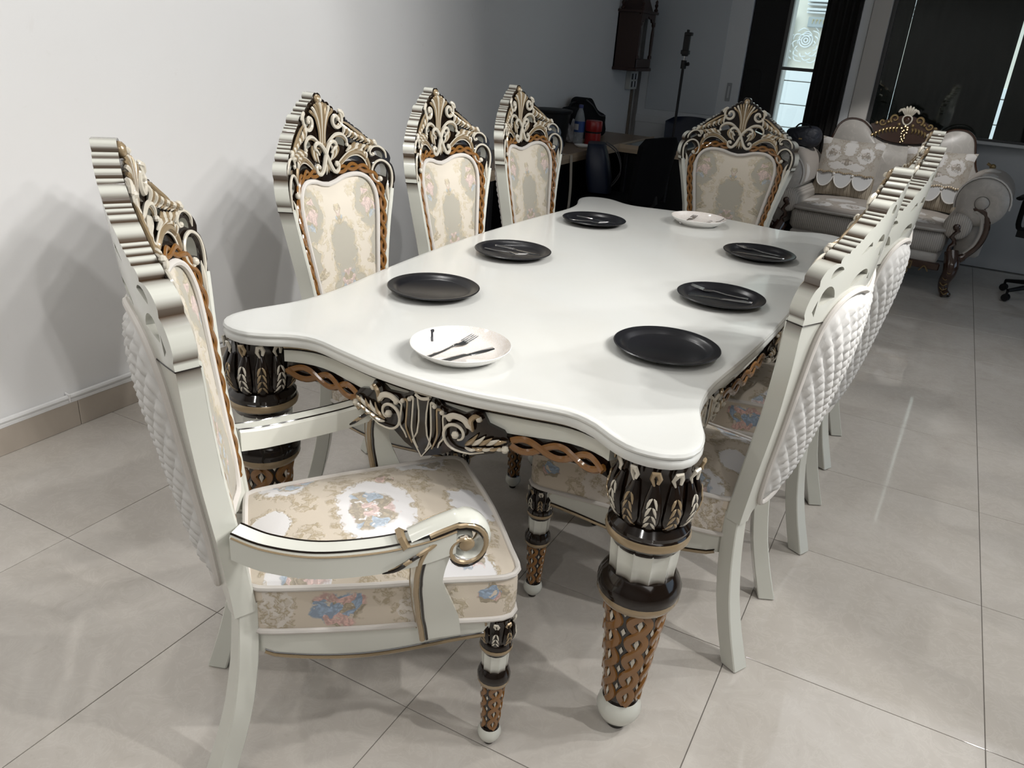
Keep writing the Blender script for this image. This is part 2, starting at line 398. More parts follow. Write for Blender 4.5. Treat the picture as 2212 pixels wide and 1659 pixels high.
# plain floor beyond the laid part that the photograph can see
struct(MB().box((1.95, -4.3, -.001), (8.2, 2.3, .003)).obj('floor', TILE, smooth=False))
struct(MB().box((XL-.1, -.2, 1.4), (.2, 10.2, 2.8)).obj('wall_left', WALL, smooth=False))
struct(MB().box((XR+.1, -.2, 1.4), (.2, 10.2, 2.8)).obj('wall_right', GREYW, smooth=False))
struct(MB().box((1.95, YF-.1, 1.4), (8.2, .2, 2.8)).obj('wall_front', GREYW, smooth=False))
struct(MB().box((1.95, -.2, CEIL+.05), (8.2, 10.6, .1)).obj('ceiling', CEILM, smooth=False))
# skirting on the white wall, tile by tile
bb = struct(MB().box((XL+.004, -.2, .05), (.008, 10.0, .096)).obj('baseboard_left', GROUT, smooth=False))
_sm = MB().box((0, 0, 0), (.010, .598, .1), bev=.0015).mesh('tile', SKIRT, False)
for k in range(-4, 10): put('tile', _sm, bb, (XL+.010, -1.305+TS*k+.17, .0505))
struct(MB().tube([(XL+.012, y, .104+.003*math.sin(y*5)) for y in np.linspace(-3.2, 4.7, 60)], .010, 6, .6, (1, 0, 0)).obj('trim_1', WALL))
# surface cable run just above the skirting
cz = lambda y: .127+.004*math.sin(y*2.1+.5)
cb = tag(MB().tube([(XL+.012, y, cz(y)) for y in np.linspace(-3.0, 3.4, 90)], .0095, 8, 1, (1, 0, 0)).obj('cable_conduit', [WALL]), 'white cable conduit clipped along the wall just above the skirting', 'conduit')
for k in range(22):
    y = -2.85+.283*k
    mb = MB(); mb.tube([(XL+.001, y, cz(y)-.013), (XL+.023, y, cz(y)-.011), (XL+.024, y, cz(y)+.011), (XL+.001, y, cz(y)+.013)], .006, 6, .5, (0, 1, 0)); mb.obj('clip', [WALL], cb)

GLOWP = mat('glowing_diffuser', (.9, .9, .92), .5, **{'Emission Color': (.95, .97, 1, 1), 'Emission Strength': 1.0})
lp = thing('ceiling_light_panel', 'large square dimly glowing diffuser panel set in the ceiling over the far table end', 'light', (1.62, 1.95, CEIL-.001)); MB().box((0, 0, -.010), (1.60, 1.52, .016)).obj('diffuser', [GLOWP], lp, False)
_f = MB(); [_f.box(c, d) for c, d in (((0, .77, -.01), (1.64, .03, .022)), ((0, -.77, -.01), (1.64, .03, .022)), ((.81, 0, -.01), (.03, 1.5, .022)), ((-.81, 0, -.01), (.03, 1.5, .022)))]; _f.obj('frame', [CEILM], lp, False)
# ------------------------------------------------------------------ ceiling spots themselves (only their reflections are in view)
LENS = mat('lamp_lens', (1, 1, 1), .3, **{'Emission Color': (1, .97, .92, 1), 'Emission Strength': 22.0})
WHITEM = mat('white_metal', (.7, .7, .7), .4)
_extra = [(1.49, 2.37), (1.11, 3.80), (3.4, -.4), (3.3, .9), (4.2, -1.8), (3.9, -3.2), (2.6, -3.6), (.9, -3.5), (-.6, -3.7), (3.0, 2.3), (.46, -1.9), (4.6, .6)]
_rm = MB().lathe([(.050, 0), (.058, -.004), (.060, -.010), (.048, -.012), (.040, -.004)], 20).mesh('bezel', WHITEM)
_lm = MB().lathe([(.0, -.002), (.040, -.003), (.040, .0)], 20).mesh('lens', LENS)
for i, (x, y) in enumerate([(s[0], s[1]) for s in SPOTS]+_extra):
    t = thing('ceiling_spotlight', 'round recessed white ceiling spotlight, lit', 'light', (x, y, CEIL-.001-.020*(abs(x-1.62) < .8 and abs(y-1.95) < .77)), 0, 'ceiling spotlights'); put('bezel', _rm, t); put('lens', _lm, t)
# ------------------------------------------------------------------ carved dining chair (local: x across, y forward, z up; origin between the rear feet)
FZ = ([0, .06, .12, .2, .28, .36, .44, .52, .62, .75, .85, .95, 1.05, 1.14, 1.25], [.016, .034, .052, .070, .082, .089, .092, .092, .087, .074, .060, .041, .010, -.022, -.064])
def fz(z): return float(np.interp(z, FZ[0], FZ[1]))      # the legs, at their own width
GZ = ([.35, .44, .58, .72, .85, .95, 1.05, 1.14, 1.25], [.062, .056, .038, .014, -.010, -.028, -.042, -.052, -.065])
BK = 1.06                                                # the back is a shallow barrel, hollow towards the sitter
def bend(x, d, z):
    s_ = 2*BK*x; q = math.hypot(1, s_)
    return (x-d*s_/q, float(np.interp(z, GZ[0], GZ[1]))+BK*x*x+d/q, z)
HW = ([0, .3, .45, .6, .72, .85, .92, .95], [.190, .182, .183, .191, .205, .235, .254, .261])
def hw(z): return float(np.interp(z, HW[0], HW[1]))
def sym(right):
    """closed outline from its right half, bottom centre to top centre"""
    return [p for p in right]+[(-x, z) for x, z in reversed(right) if x > 1e-6]
PADR = cr([(0, .50), (.10, .50), (.128, .512), (.140, .56), (.150, .64), (.162, .72), (.176, .80), (.188, .87), (.193, .92), (.189, .955), (.172, .984), (.146, .999), (.112, 1.003), (.07, .998), (.035, .988), (0, .983)], 5)
PAD = resample(sym(PADR), 132)
QUI = resample([(x*1.05, .455+(z-.50)*(1.0-.455)/(1.003-.50)) for x, z in sym(PADR)], 170)
# stepped silhouette of the crest: notch points and how far each step bulges
STEPS = [((.261, .945), .000), ((.263, .962), .000), ((.257, 1.030), .009), ((.221, 1.073), .017), ((.203, 1.091), .008), ((.192, 1.101), .004), ((.182, 1.110), .003), ((.174, 1.116), .003), ((.144, 1.139), .004),
         ((.132, 1.148), .003), ((.122, 1.154), .003), ((.114, 1.160), .003), ((.082, 1.181), .010), ((.068, 1.188), .004), ((.052, 1.200), .007), ((.035, 1.212), .007), ((.018, 1.219), .005), ((0, 1.238), .009)]
def crest_outline():
    P = []; G = []
    for k in range(len(STEPS)-1):
        (x0, z0), _ = STEPS[k]; (x1, z1), b = STEPS[k+1]
        n = 3 if k == 0 else 8
        nx, nz = (z1-z0), -(x1-x0); q = math.hypot(nx, nz); nx, nz = nx/q, nz/q
        for i in range(n):
            t = i/n; e = b*(1-(2*t-1)**2)**.6 if k else 0
            P.append((x0+(x1-x0)*t+nx*e, z0+(z1-z0)*t+nz*e))
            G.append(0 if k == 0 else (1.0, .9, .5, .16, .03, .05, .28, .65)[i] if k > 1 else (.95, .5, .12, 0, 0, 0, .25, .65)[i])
    top = (0, 1.238)
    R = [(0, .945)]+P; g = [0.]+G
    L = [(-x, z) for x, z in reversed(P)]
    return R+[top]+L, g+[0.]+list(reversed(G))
def arch(cx, cz, w_, h, rot=0, n=12):
    """D-shaped piercing"""
    pts = [(w_*math.cos(a), h*math.sin(a)) for a in np.linspace(0, PI, n)]
    c, s = math.cos(rot), math.sin(rot)
    return [(cx+x*c-z*s, cz+x*s+z*c) for x, z in pts]
HR = [arch(.219, .992, .021, .036, -.35), [(.2405, .963), (.2505, .975), (.246, 1.000)], arch(.218, 1.050, .017, .016, -.5), arch(.122, 1.022, .036, .024, -.25), [(.066, 1.018), (.078, 1.016), (.078, 1.034)],
      arch(.078, 1.091, .021, .024, -.3), [(.040, 1.064), (.050, 1.056), (.056, 1.083)], [(.122, 1.096), (.158, 1.082), (.150, 1.092), (.128, 1.106)], spiral(.068, 1.163, .012, .012, 0, 330, 10)]
def mirror_loop(L): return [(-x, z) for x, z in reversed(L)]
CM = [DARK, CREAM, BRONZE, BROWN]

def guilloche(mb, path, period, amp, r, d, mi=0, flat=.7, nor=None, phase=0):
    """two interlaced strands along a 2D path; d(x,z)-space with depth offset"""
    n = max(24, int(len(path)))
    L = np.r_[0, np.cumsum([math.dist(path[i], path[i+1]) for i in range(len(path)-1)])]
    m = max(1, round(L[-1]/period)); N = m*12+1
    s = np.linspace(0, L[-1], N); X = np.interp(s, L, [p[0] for p in path]); Z = np.interp(s, L, [p[1] for p in path])
    tx, tz = np.gradient(X), np.gradient(Z); q = np.hypot(tx, tz); nx, nz = tz/q, -tx/q
    for k in (0, 1):
        ph = np.linspace(0, m*PI, N)+phase; o = amp*np.sin(ph+k*PI); lift = .0022*np.cos(ph)*(1 if k == 0 else -1)*(1)
        # alternate over and under at each crossing
        lift = .002*np.sign(np.cos(ph))*(1 if k == 0 else -1)*np.abs(np.cos(ph))
        mb.tube([(X[i]+nx[i]*o[i], d+lift[i], Z[i]+nz[i]*o[i]) for i in range(N)], r, 6, flat, (0, 1, 0), mi)
    return mb

def turned_leg(mb_base, S):
    """S: dict of parts for a turned leg; returns list of (name, MB, mats)"""
    out = []
    z = S['z']; r = S['r']; n = S['n']
    # ball foot
    b = MB(); zb = z['ball']; rb = r['ball']
    b.lathe([(rb*.42, 0), (rb*.46, zb*.10), (rb*.50, zb*.16), (rb*.80, zb*.30), (rb*.97, zb*.48), (rb, zb*.62), (rb*.94, zb*.78), (rb*.80, zb*.92), (rb*.72, zb)], n, mats=[0, 0, 1, 1, 1, 1, 1, 2])
    out.append(('ball_foot', b, [DARK, IVORY, DARK]))
    # tapered shaft with interlaced strapwork
    a = MB(); z0, z1 = zb*.93, z['shaft']; r0, r1 = r['shaft0'], r['shaft1']
    a.lathe([(r0, z0), (r0*.5+r1*.5, (z0+z1)/2), (r1, z1)], n, 0)
    K = S['cols']; m = S['loops']
    rr = lambda zz: r0+(r1-r0)*(zz-z0)/(z1-z0)
    for k in range(K):
        th0 = 2*PI*k/K
        for s_ in (-1, 1):
            P = []
            N = m*10+1
            for i in range(N):
                t = i/(N-1); zz = z0+(z1-z0)*(.02+.96*t); ph = t*m*PI
                th = th0+s_*(.62*PI/K)*math.sin(ph)
                R_ = rr(zz)+.0035*S['k']+.0025*S['k']*s_*math.cos(ph)
                P.append((R_*math.cos(th), R_*math.sin(th), zz))
            # ribbon following the cone
            V = []; F = []; wd = S['band']
            for i, p in enumerate(P):
                q = P[min(i+1, N-1)]; o = P[max(i-1, 0)]
                t_ = Vector(q)-Vector(o); nr = Vector((p[0], p[1], 0)).normalized(); sd = t_.cross(nr).normalized()
                sc = .55+.45*rr(p[2])/r1
                for (u, h) in ((-1, -.0045), (-.75, .0012), (0, .0022), (.75, .0012), (1, -.0045)): V.append(Vector(p)+sd*(u*wd*sc)+nr*(h*S['k']))
            for i in range(N-1):
                for j in range(4): F.append((i*5+j, i*5+j+1, i*5+6+j, i*5+5+j))
            a.add(V, F, 1)
        for i in range(m):   # pale lozenges in the eyes and between the columns
            zz = z0+(z1-z0)*(.02+.96*(i+.5)/m)
            R_ = rr(zz)+.001*S['k']; h = (z1-z0)/m*.30; wd = S['band']*.75*(rr(zz)/r1)
            for th, hh in ((th0, h), (th0+PI/K, h*.62)):
                zq = zz if th == th0 else z0+(z1-z0)*(.02+.96*min(1, (i+1)/m))
                if zq > z1-.2*h: continue
                nr = Vector((math.cos(th), math.sin(th), 0)); sd = Vector((-math.sin(th), math.cos(th), 0)); c = nr*(rr(zq)+.002*S['k'])+Vector((0, 0, zq))
                if th == th0: pass
                V = [c+sd*wd*.8, c+Vector((0, 0, hh)), c-sd*wd*.8, c-Vector((0, 0, hh)), c+nr*.004*S['k']]
                a.add(V, [(0, 1, 4), (1, 2, 4), (2, 3, 4), (3, 0, 4)], 2)
    out.append(('strapwork_shaft', a, [DARK, BROWN, CREAM]))
    # collars and fluted drum
    c = MB(); zs = z['shaft']; rc = r['ring']
    h = z['ring2']-zs
    c.lathe([(r1*1.0, zs-.004), (rc*.90, zs), (rc*.95, zs+h*.10), (rc*.99, zs+h*.22), (rc*.97, zs+h*.30), (rc, zs+h*.40), (rc*1.0, zs+h*.58), (rc*.92, zs+h*.80), (rc*.80, zs+h)], n, mats=[1, 1, 1, 1, 0, 0, 0, 0])
    out.append(('lower_collar', c, [DARK, BRONZE]))
    d = MB(); za, zb2 = z['ring2'], z['flute']; rf = r['flute']; fl = S['flutes']; nn = fl*6
    prof = [(rf*.97, za-.006), (rf*.97, za+.01), (rf, (za+zb2)/2), (rf*1.03, zb2+.006)]
    d.lathe(prof, nn, 0, rfun=lambda a_, z_: 1-.10*abs(math.sin(a_*fl/2))**.7)
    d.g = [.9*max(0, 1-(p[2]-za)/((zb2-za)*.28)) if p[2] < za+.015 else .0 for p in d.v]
    out.append(('fluted_drum', d, [IVORY]))
    e = MB(); h = z['cap0']-z['flute']
    e.lathe([(rf*1.0, zb2), (rc*.84, zb2+h*.10), (rc*.90, zb2+h*.26), (rc*.98, zb2+h*.34), (rc, zb2+h*.48), (rc*.96, zb2+h*.60), (rc*.93, zb2+h*.66), (rc*.95, zb2+h*.80), (r['cap0'], z['cap0'])], n, mats=[0, 0, 1, 1, 1, 0, 0, 0])
    out.append(('upper_collar', e, [DARK, BRONZE]))
    # leaf capital
    g = MB(); z0, z1 = z['cap0'], z['cap1']; rm = r['capm']; L = S['leaves']
    prof = [(r['cap0'], z0), (rm*.93, z0+(z1-z0)*.14), (rm, z0+(z1-z0)*.36), (rm*.97, z0+(z1-z0)*.55), (rm*.88, z0+(z1-z0)*.74), (rm*.86, z0+(z1-z0)*.88), (rm*.9, z1)]
    R_ = lambda zz: float(np.interp(zz, [p[1] for p in prof], [p[0] for p in prof]))
    g.lathe([(p[0]*.92, p[1]) for p in prof], n, 0)
    for k in range(L):
        th = 2*PI*(k+.5)/L; nr = Vector((math.cos(th), math.sin(th), 0)); sd = Vector((-math.sin(th), math.cos(th), 0))
        hw_ = PI*rm/L*.86; at = lambda u, t, o=0: nr*(R_(z0+(z1-z0)*t)*(1.0-.05*abs(u)**2)+o*S['k'])+sd*(u*hw_)+Vector((0, 0, z0+(z1-z0)*t))
        mi = 1 if k % 2 else 2
        g.tube([at(0, t, -.002) for t in (.02, .16, .36, .56, .74)], [hw_*q for q in (.55, .92, 1, .80, .42)], 10, .55, nr, 0)
        lob = lambda t: float(np.interp(t, [.02, .16, .36, .56, .74], [.55, .92, 1, .80, .42]))*hw_
        sf_ = lambda u, t: max(0, 1-min(1, abs(u)*hw_/lob(t))**2)**.5*lob(t)*.55/S['k']-.002+.0006
        for q in range(S['veins']):
            t = .05+.50*q/S['veins']; dt = .56/S['veins']
            for sg in (-1, 1):
                U = [(sg*.07, t+dt*1.15), (sg*.24, t+dt*.95), (sg*.44*(1-.35*t), t+dt*.55), (sg*.62*(1-.45*t), t+dt*.02)]
                g.tube([at(u, tt, sf_(u, tt)) for u, tt in U], [hw_*.05, hw_*.15, hw_*.17, hw_*.05], 5, .7, nr, mi)
        # hooked curls under the rim
        g.tube([at(-.10, .74, sf_(0, .74)), at(-.42, .84, .004), at(-.25, .95, .009), at(.12, .96, .010), at(.36, .88, .010), at(.22, .80, .010)], [hw_*.10, hw_*.24, hw_*.32, hw_*.30, hw_*.26, hw_*.16], 6, .7, nr, 1 if k % 3 else 2)
    out.append(('leaf_capital', g, [DARK, CREAM, BRONZE]))
    return out
CHAIR_LEG = dict(z=dict(ball=.052, shaft=.178, ring2=.218, flute=.262, cap0=.292, cap1=.354), r=dict(ball=.0265, shaft0=.0165, shaft1=.0245, ring=.0355, flute=.0285, cap0=.031, capm=.0345), n=20, cols=4, loops=4, band=.0052, flutes=10, leaves=8, veins=3, k=.55)
TABLE_LEG = dict(z=dict(ball=.092, shaft=.366, ring2=.440, flute=.508, cap0=.572, cap1=.712), r=dict(ball=.051, shaft0=.037, shaft1=.0655, ring=.0885, flute=.0715, cap0=.073, capm=.0865), n=36, cols=6, loops=5, band=.0104, flutes=12, leaves=12, veins=4, k=1.0)

def seat_outline(inset=0, n=90):
    R = cr([(0, .098), (.10, .100), (.148, .102), (.165, .108), (.179, .15), (.205, .30), (.224, .46), (.238, .555), (.236, .592), (.214, .610), (.15, .614), (.07, .619), (0, .621)], 6)
    L = sym(R); L = resample(L, n)
    return offset(L, -inset) if inset else L

def add_leg_parts(parts, parent_leg):
    for nm, mb, mats in parts[1:]: mb.obj(nm, mats, parent_leg)

CHAIR_CACHE = {}
def crest_carvings(T):
    """the raised carving on the front of the crest rail: list of (name, MB)"""
    D = .016
    out = []
    def both(name, draw, pair=True):
        for sg in ((1, -1) if pair else (1,)):
            mb = MB(lambda x, d, z, s=sg: bend(s*x, d, z)); draw(mb)
            if sg < 0: mb.f = [f[::-1] for f in mb.f]
            out.append((name, mb))
    def shell(mb):
        for k in range(-4, 5):
            t = abs(k)
            P = cr([(k*.0036, D, 1.078-.002*t), (k*.0034, D+.003, 1.108), (k*.0042, D+.006, 1.14), (k*.0075, D+.009, 1.172), (k*.0122, D+.010, 1.205-.0022*t*t*.5), (k*.0135, D+.006, 1.214-.0026*t*t*.5)], 5)
            n = len(P); mb.tube(P, [.0022+.0034*(i/n)**1.2*(1 if i < n-2 else .6) for i in range(n)], 6, .9, (0, 1, 0), 2 if k % 3 else 1)
        mb.ball((0, D+.001, 1.222), .0145, 12, 2, (1, .75, .95)); mb.ball((0, D+.011, 1.221), .006, 8, 1)
        for k in range(-3, 4):
            P = cr([(k*.003, D+.004, 1.098), (k*.006, D+.005, 1.088), (k*.011, D+.002, 1.078+abs(k)*.004)], 4); mb.tube(P, [.003]*(len(P)-1)+[.001], 5, .8, (0, 1, 0), 2)
    both('shell', shell, False)
    def cscroll(mb):
        P = [(.094, 1.150)]+[]
        P = spiral(.068, 1.163, .030, .0065, 62, -360, 34); n = len(P)
        mb.tube([(x, D+.004+.006*(i/n), z) for i, (x, z) in enumerate(P)], [.0034+.0030*math.sin(PI*i/n) for i in range(n)], 7, 1.0, (0, 1, 0), 1)
        Q = spiral(.068, 1.163, .0225, .008, 40, -300, 24); n = len(Q)
        mb.tube([(x, D+.002, z) for x, z in Q], .0022, 5, 1, (0, 1, 0), 2)
        mb.ball((.0745, D+.010, 1.1655), .0068, 8, 1)
        mb.tube(cr([(.082, D+.004, 1.189), (.096, D+.007, 1.184), (.103, D+.004, 1.168)], 4), [.003]+[.006]*7+[.002], 6, .8, (0, 1, 0), 1)
    both('scroll', cscroll)
    def leaf_u(mb):
        S = cr([(.088, D+.003, 1.158), (.112, D+.006, 1.150), (.140, D+.006, 1.132), (.168, D+.006, 1.112), (.192, D+.004, 1.090), (.206, D+.006, 1.0885), (.208, D+.008, 1.098)], 6); n = len(S)
        mb.tube(S, [.002+.0036*math.sin(PI*min(1, i/n*1.1)) for i in range(n)], 6, .8, (0, 1, 0), 2)
        mb.ball((.206, D+.007, 1.096), .0068, 8, 1)
        for k in range(11):     # feathers hanging from the rim
            t = k/10; x0, z0 = .082+.105*t, 1.158-.058*t-.008*math.sin(PI*t); x1, z1 = .088+.118*t, 1.122-.040*t
            mb.tube(cr([(x0, D+.004, z0), (x0*.45+x1*.55+.010, D+.009, z0*.5+z1*.5+.001), (x1+.006, D+.005, z1+.002), (x1-.002, D+.003, z1-.003)], 4), [.0018, .0032, .0045, .0054, .0058, .0058, .0056, .005, .0044, .0036, .0026, .0018, .001], 6, .9, (0, 1, 0), 2 if k % 2 else 1)
        for k in range(0):
            t = .1+.8*k/4; i = int(t*(n-1)); p = S[i]; mb.tube(cr([(p[0]-.004, p[1]-.001, p[2]), (p[0]+.004, p[1]+.003, p[2]+.009), (p[0]+.012, p[1]+.001, p[2]+.009)], 4), [.003, .004, .0046, .0048, .0044, .004, .003, .002, .001], 6, .8, (0, 1, 0), 2)
    both('acanthus_leaf', leaf_u)
    def tendril(mb):
        S = cr([(.012, D+.002, 1.086), (.030, D+.006, 1.106), (.056, D+.008, 1.121), (.084, D+.008, 1.121), (.102, D+.007, 1.107), (.105, D+.006, 1.092)], 6); n = len(S)
        mb.tube(S, [.003+.0025*math.sin(PI*i/n) for i in range(n)], 6, .9, (0, 1, 0), 1)
        mb.tube([(x-.001, y-.003, z-.006) for x, y, z in S], .003, 5, .8, (0, 1, 0), 2)
        mb.ball((.1035, D+.007, 1.090), .0065, 8, 1)
    both('tendril', tendril)
    def leaf_l(mb):
        S = cr([(.052, D+.003, 1.022), (.080, D+.007, 1.045), (.112, D+.008, 1.063), (.145, D+.008, 1.066), (.172, D+.006, 1.050), (.183, D+.004, 1.022), (.180, D+.002, 1.008)], 6); n = len(S)
        mb.tube(S, [.004+.003*math.sin(PI*i/n) for i in range(n)], 6, .8, (0, 1, 0), 2)
        for k in range(6):     # upper sprays filling the gap under the top leaf
            t = k/5; x0, z0 = .120+.062*t, 1.074-.010*t; mb.tube(cr([(x0, D+.003, z0), (x0+.006, D+.008, z0+.014), (x0+.019, D+.004, z0+.018-.004*t), (x0+.022, D+.002, z0+.012)], 4), [.0018, .003, .0042, .005, .0052, .0052, .005, .0046, .004, .0032, .0024, .0016, .001], 6, .9, (0, 1, 0), 1 if k % 2 else 2)
        mb.tube([(x*.985-.002, y-.002, z-.0085) for x, y, z in S[:int(n*.88)]], .0028, 5, .9, (0, 1, 0), 1)
        mb.tube([(x-.001, y-.001, z+.007) for x, y, z in S[:int(n*.5)]], .0026, 5, .9, (0, 1, 0), 1)
        for k in range(9):     # feathers falling outwards from the crown of the leaf
            t = k/8; x0, z0 = .098+.070*t, 1.070-.004*t+.006*math.sin(PI*t); a = math.radians(38-118*t); h = .026+.010*math.sin(PI*t)
            x1, z1 = x0+h*math.cos(a), z0+h*math.sin(a)*.9
            mb.tube(cr([(x0, D+.005, z0), (x0*.5+x1*.5+.003, D+.010, z0*.5+z1*.5+.005), (x1, D+.005, z1), (x1+.001, D+.003, z1-.005)], 4), [.0018, .003, .0042, .005, .0054, .0054, .005, .0046, .004, .0032, .0024, .0016, .001], 6, .9, (0, 1, 0), 2 if k % 2 else 1)
    both('acanthus_leaf', leaf_l)
    def ear_s(mb):
        S = cr([(.247, D-.004, 1.040), (.243, D+.002, 1.062), (.226, D+.004, 1.078), (.205, D+.005, 1.080), (.191, D+.005, 1.068), (.192, D+.006, 1.056), (.202, D+.007, 1.055)], 6); n = len(S)
        mb.tube(S, [.0036]*n, 6, 1, (0, 1, 0), 1); mb.ball((.200, D+.007, 1.058), .0055, 8, 1)
        mb.tube([(x*.985, y-.004, z-.004) for x, y, z in S], .003, 5, 1, (0, 1, 0), 0)
    both('ear_scroll', ear_s)
    def ear_b(mb):
        S = cr([(.246, D-.002, .930), (.256, D+.001, .965), (.258, D+.003, 1.000), (.248, D+.005, 1.025), (.226, D+.006, 1.038), (.203, D+.006, 1.030), (.190, D+.006, 1.008), (.192, D+.007, .985), (.205, D+.008, .974), (.217, D+.009, .981)], 6); n = len(S)
        mb.tube(S, [.0038]*n, 7, 1, (0, 1, 0), 1); mb.ball((.214, D+.009, .982), .0085, 10, 1)
        mb.tube([(x*.975, y-.004, z-.003) for x, y, z in S[6:int(n*.75)]], .0045, 5, 1, (0, 1, 0), 0)
        mb.tube(cr([(.237, D, .905), (.236, D+.006, .945), (.243, D+.003, .975)], 4), [.001, .004, .0055, .006, .006, .005, .004, .002, .001], 6, .8, (0, 1, 0), 1)
    both('ear_scroll', ear_b)
    def knot(mb):
        S = cr([(-.030, D+.008, 1.070), (-.042, D+.010, 1.082), (-.054, D+.010, 1.090), (-.046, D+.011, 1.102), (-.028, D+.012, 1.102), (-.010, D+.012, 1.086), (.004, D+.012, 1.062), (.018, D+.012, 1.034), (.034, D+.011, 1.017), (.052, D+.010, 1.020), (.057, D+.010, 1.036), (.047, D+.011, 1.043), (.040, D+.012, 1.036)], 5); n = len(S)
        mb.tube(S, [.0038+.003*math.sin(PI*i/n) for i in range(n)], 7, 1, (0, 1, 0), 1)
        mb.tube([(x+.004, y-.004, z-.006) for x, y, z in S[8:-8]], .003, 5, 1, (0, 1, 0), 0)
        mb.ball((.044, D+.012, 1.037), .0072, 9, 1)
        for k in range(4):
            mb.tube(cr([(-.058+.006*k, D+.004, 1.098-.002*k), (-.066+.009*k, D+.006, 1.078-.004*k), (-.050+.008*k, D+.003, 1.054-.003*k)], 4), [.0015, .003, .0042, .0044, .004, .0036, .003, .002, .001], 5, .8, (0, 1, 0), 1 if k % 2 else 2)
    both('knot_scroll', knot)
    def flower(mb):
        for k in range(-3, 4):
            mb.tube(cr([(k*.0025, D+.006, 1.048), (k*.007, D+.009, 1.030), (k*.0125, D+.005, 1.010+abs(k)*.004)], 4), [.002, .003, .0038, .004, .004, .0036, .003, .002, .001], 5, .8, (0, 1, 0), 2 if k % 2 else 1)
    both('flower', flower, False)
    return out

def make_chair(name, label, cat, group, arms=False):
    T = thing(name, label, cat, group=group)
    # --- back frame
    zs = list(np.linspace(.415, .945, 16))
    R = [(hw(z), z) for z in zs]; arc = cr([(-.150, .415), (-.142, .44), (-.10, .462), (0, .468), (.10, .462), (.142, .44), (.150, .415)], 4)
    out = R+[(-x, z) for x, z in reversed(R)]+arc
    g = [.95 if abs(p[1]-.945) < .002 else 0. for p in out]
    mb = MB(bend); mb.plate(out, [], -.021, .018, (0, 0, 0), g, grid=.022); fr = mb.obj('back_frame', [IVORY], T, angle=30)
    # raised posts on the front edge of the frame
    for sg in (1, -1):
        mb = MB(bend); mb.tube([(sg*(hw(z)-.0075), .018, z) for z in np.linspace(.42, .95, 14)], .0075, 8, .8, (0, 1, 0)); mb.obj('post_moulding', [IVORY], fr)
    # --- crest
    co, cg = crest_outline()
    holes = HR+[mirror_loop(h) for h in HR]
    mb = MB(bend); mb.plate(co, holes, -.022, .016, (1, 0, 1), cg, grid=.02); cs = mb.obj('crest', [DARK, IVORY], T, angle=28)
    for nm, m_ in crest_carvings(T): m_.obj(nm, CM, cs)
    mb = MB(bend); mb.tube([(x, -.0222, .946) for x in np.linspace(-.2615, .2615, 40)], .0014, 4, 1, (0, 1, 0)); [mb.tube([(u*.2616, -.022, .946), (u*.2616, .018, .946)], .0014, 4) for u in (-1, 1)]; mb.obj('joint_line', [DARK], cs)
    # --- upholstered pad with piping, strapwork round it
    mb = MB(bend); mb.dome([(x*.985, z) for x, z in PAD], (0, .76), .018, .026, 9, prof=lambda q: (1-q**5)); mb.tube([(x, .0205, z) for x, z in PAD], .0015, 3, 1, (0, 1, 0), 0, True)
    pd = mb.obj('back_pad', [FABRIC_BACK], T, angle=60)
    mb = MB(bend); mb.tube([(x, .024, z) for x, z in PAD], .0072, 8, 1, (0, 1, 0), 0, True); mb.obj('piping', [PIPING], pd)
    side = [p for p in offset(PADR, .0215, False) if p[1] > .515 and p[0] > .048]
    for sg in (1, -1):
        mb = MB(bend)
        pa = [(sg*x, z) for x, z in side]
        mb.tube([(x, .017, z) for x, z in pa], .0165, 4, .25, (0, 1, 0), 0); guilloche(mb, pa, .044, .0082, .0058, .0225, 1, .6)
        mb.obj('strapwork_band', [DARK, BROWN], T)
    # --- quilted rear panel
    def quilt(X, Z, q):
        a = X/.031+Z/.047; b = X/.031-Z/.047
        e = min(abs(a-round(a)), abs(b-round(b)))
        return .0125*min(1, e*2.4)**.65*min(1, (1-q)*9)
    mb = MB(bend); mb.dome([(x*.97, .455+(z-.455)*.985+.004) for x, z in QUI], (0, .72), -.021, .026, 46, prof=lambda q: (1-q**3.2), disp=quilt, sgn=-1)
    rp = mb.obj('quilted_rear_panel', [QUILT], T, angle=80); rp['label'] = 'white diamond-quilted cloth panel on the rear of the backrest'
    mb = MB(bend); mb.tube([(x, -.025, z) for x, z in QUI], .0070, 8, 1, (0, 1, 0), 0, True); mb.obj('piping', [PIPING], rp)
    # --- rear legs
    for sg in (1, -1):
        mb = MB(); V = []; F = []; zz = list(np.linspace(.004, .43, 10))
        for z in zz:
            t = z/.43; x = sg*(hw(z)-.022-.002*t); y = fz(z); a, b = .0235-.0045*t, .0235-.0040*t; ca, sa = math.cos(sg*(.47-.13*t)), math.sin(sg*(.47-.13*t))
            for ux, uy in ((-1, -.88), (-.88, -1), (.88, -1), (1, -.88), (1, .88), (.88, 1), (-.88, 1), (-1, .88)): V.append((x+ux*a*ca-uy*b*sa, y+ux*a*sa+uy*b*ca, z))
        for k in range(len(zz)-1):
            for j in range(8): F.append((k*8+j, k*8+(j+1) % 8, k*8+8+(j+1) % 8, k*8+8+j))
        F.append(tuple(range(7, -1, -1))); F.append(tuple(range(len(zz)*8-8, len(zz)*8))); mb.add(V, F, 0)
        lg = mb.obj('rear_leg', [IVORY], T, angle=30)
        mb = MB(); mb.box((sg*(hw(0)-.022), fz(0), .003), (.034, .034, .006), 0, sg*.47); mb.obj('foot_pad', [RUBBER], lg)
    # --- seat
    so = seat_outline()
    mb = MB()
    n = len(so); zs_ = (.360, .376, .41, .446, .462)
    V = [(x*(1+.012*math.sin(PI*k/4)), (y-.3)*(1+.010*math.sin(PI*k/4))+.3, z) for k, z in enumerate(zs_) for x, y in so]
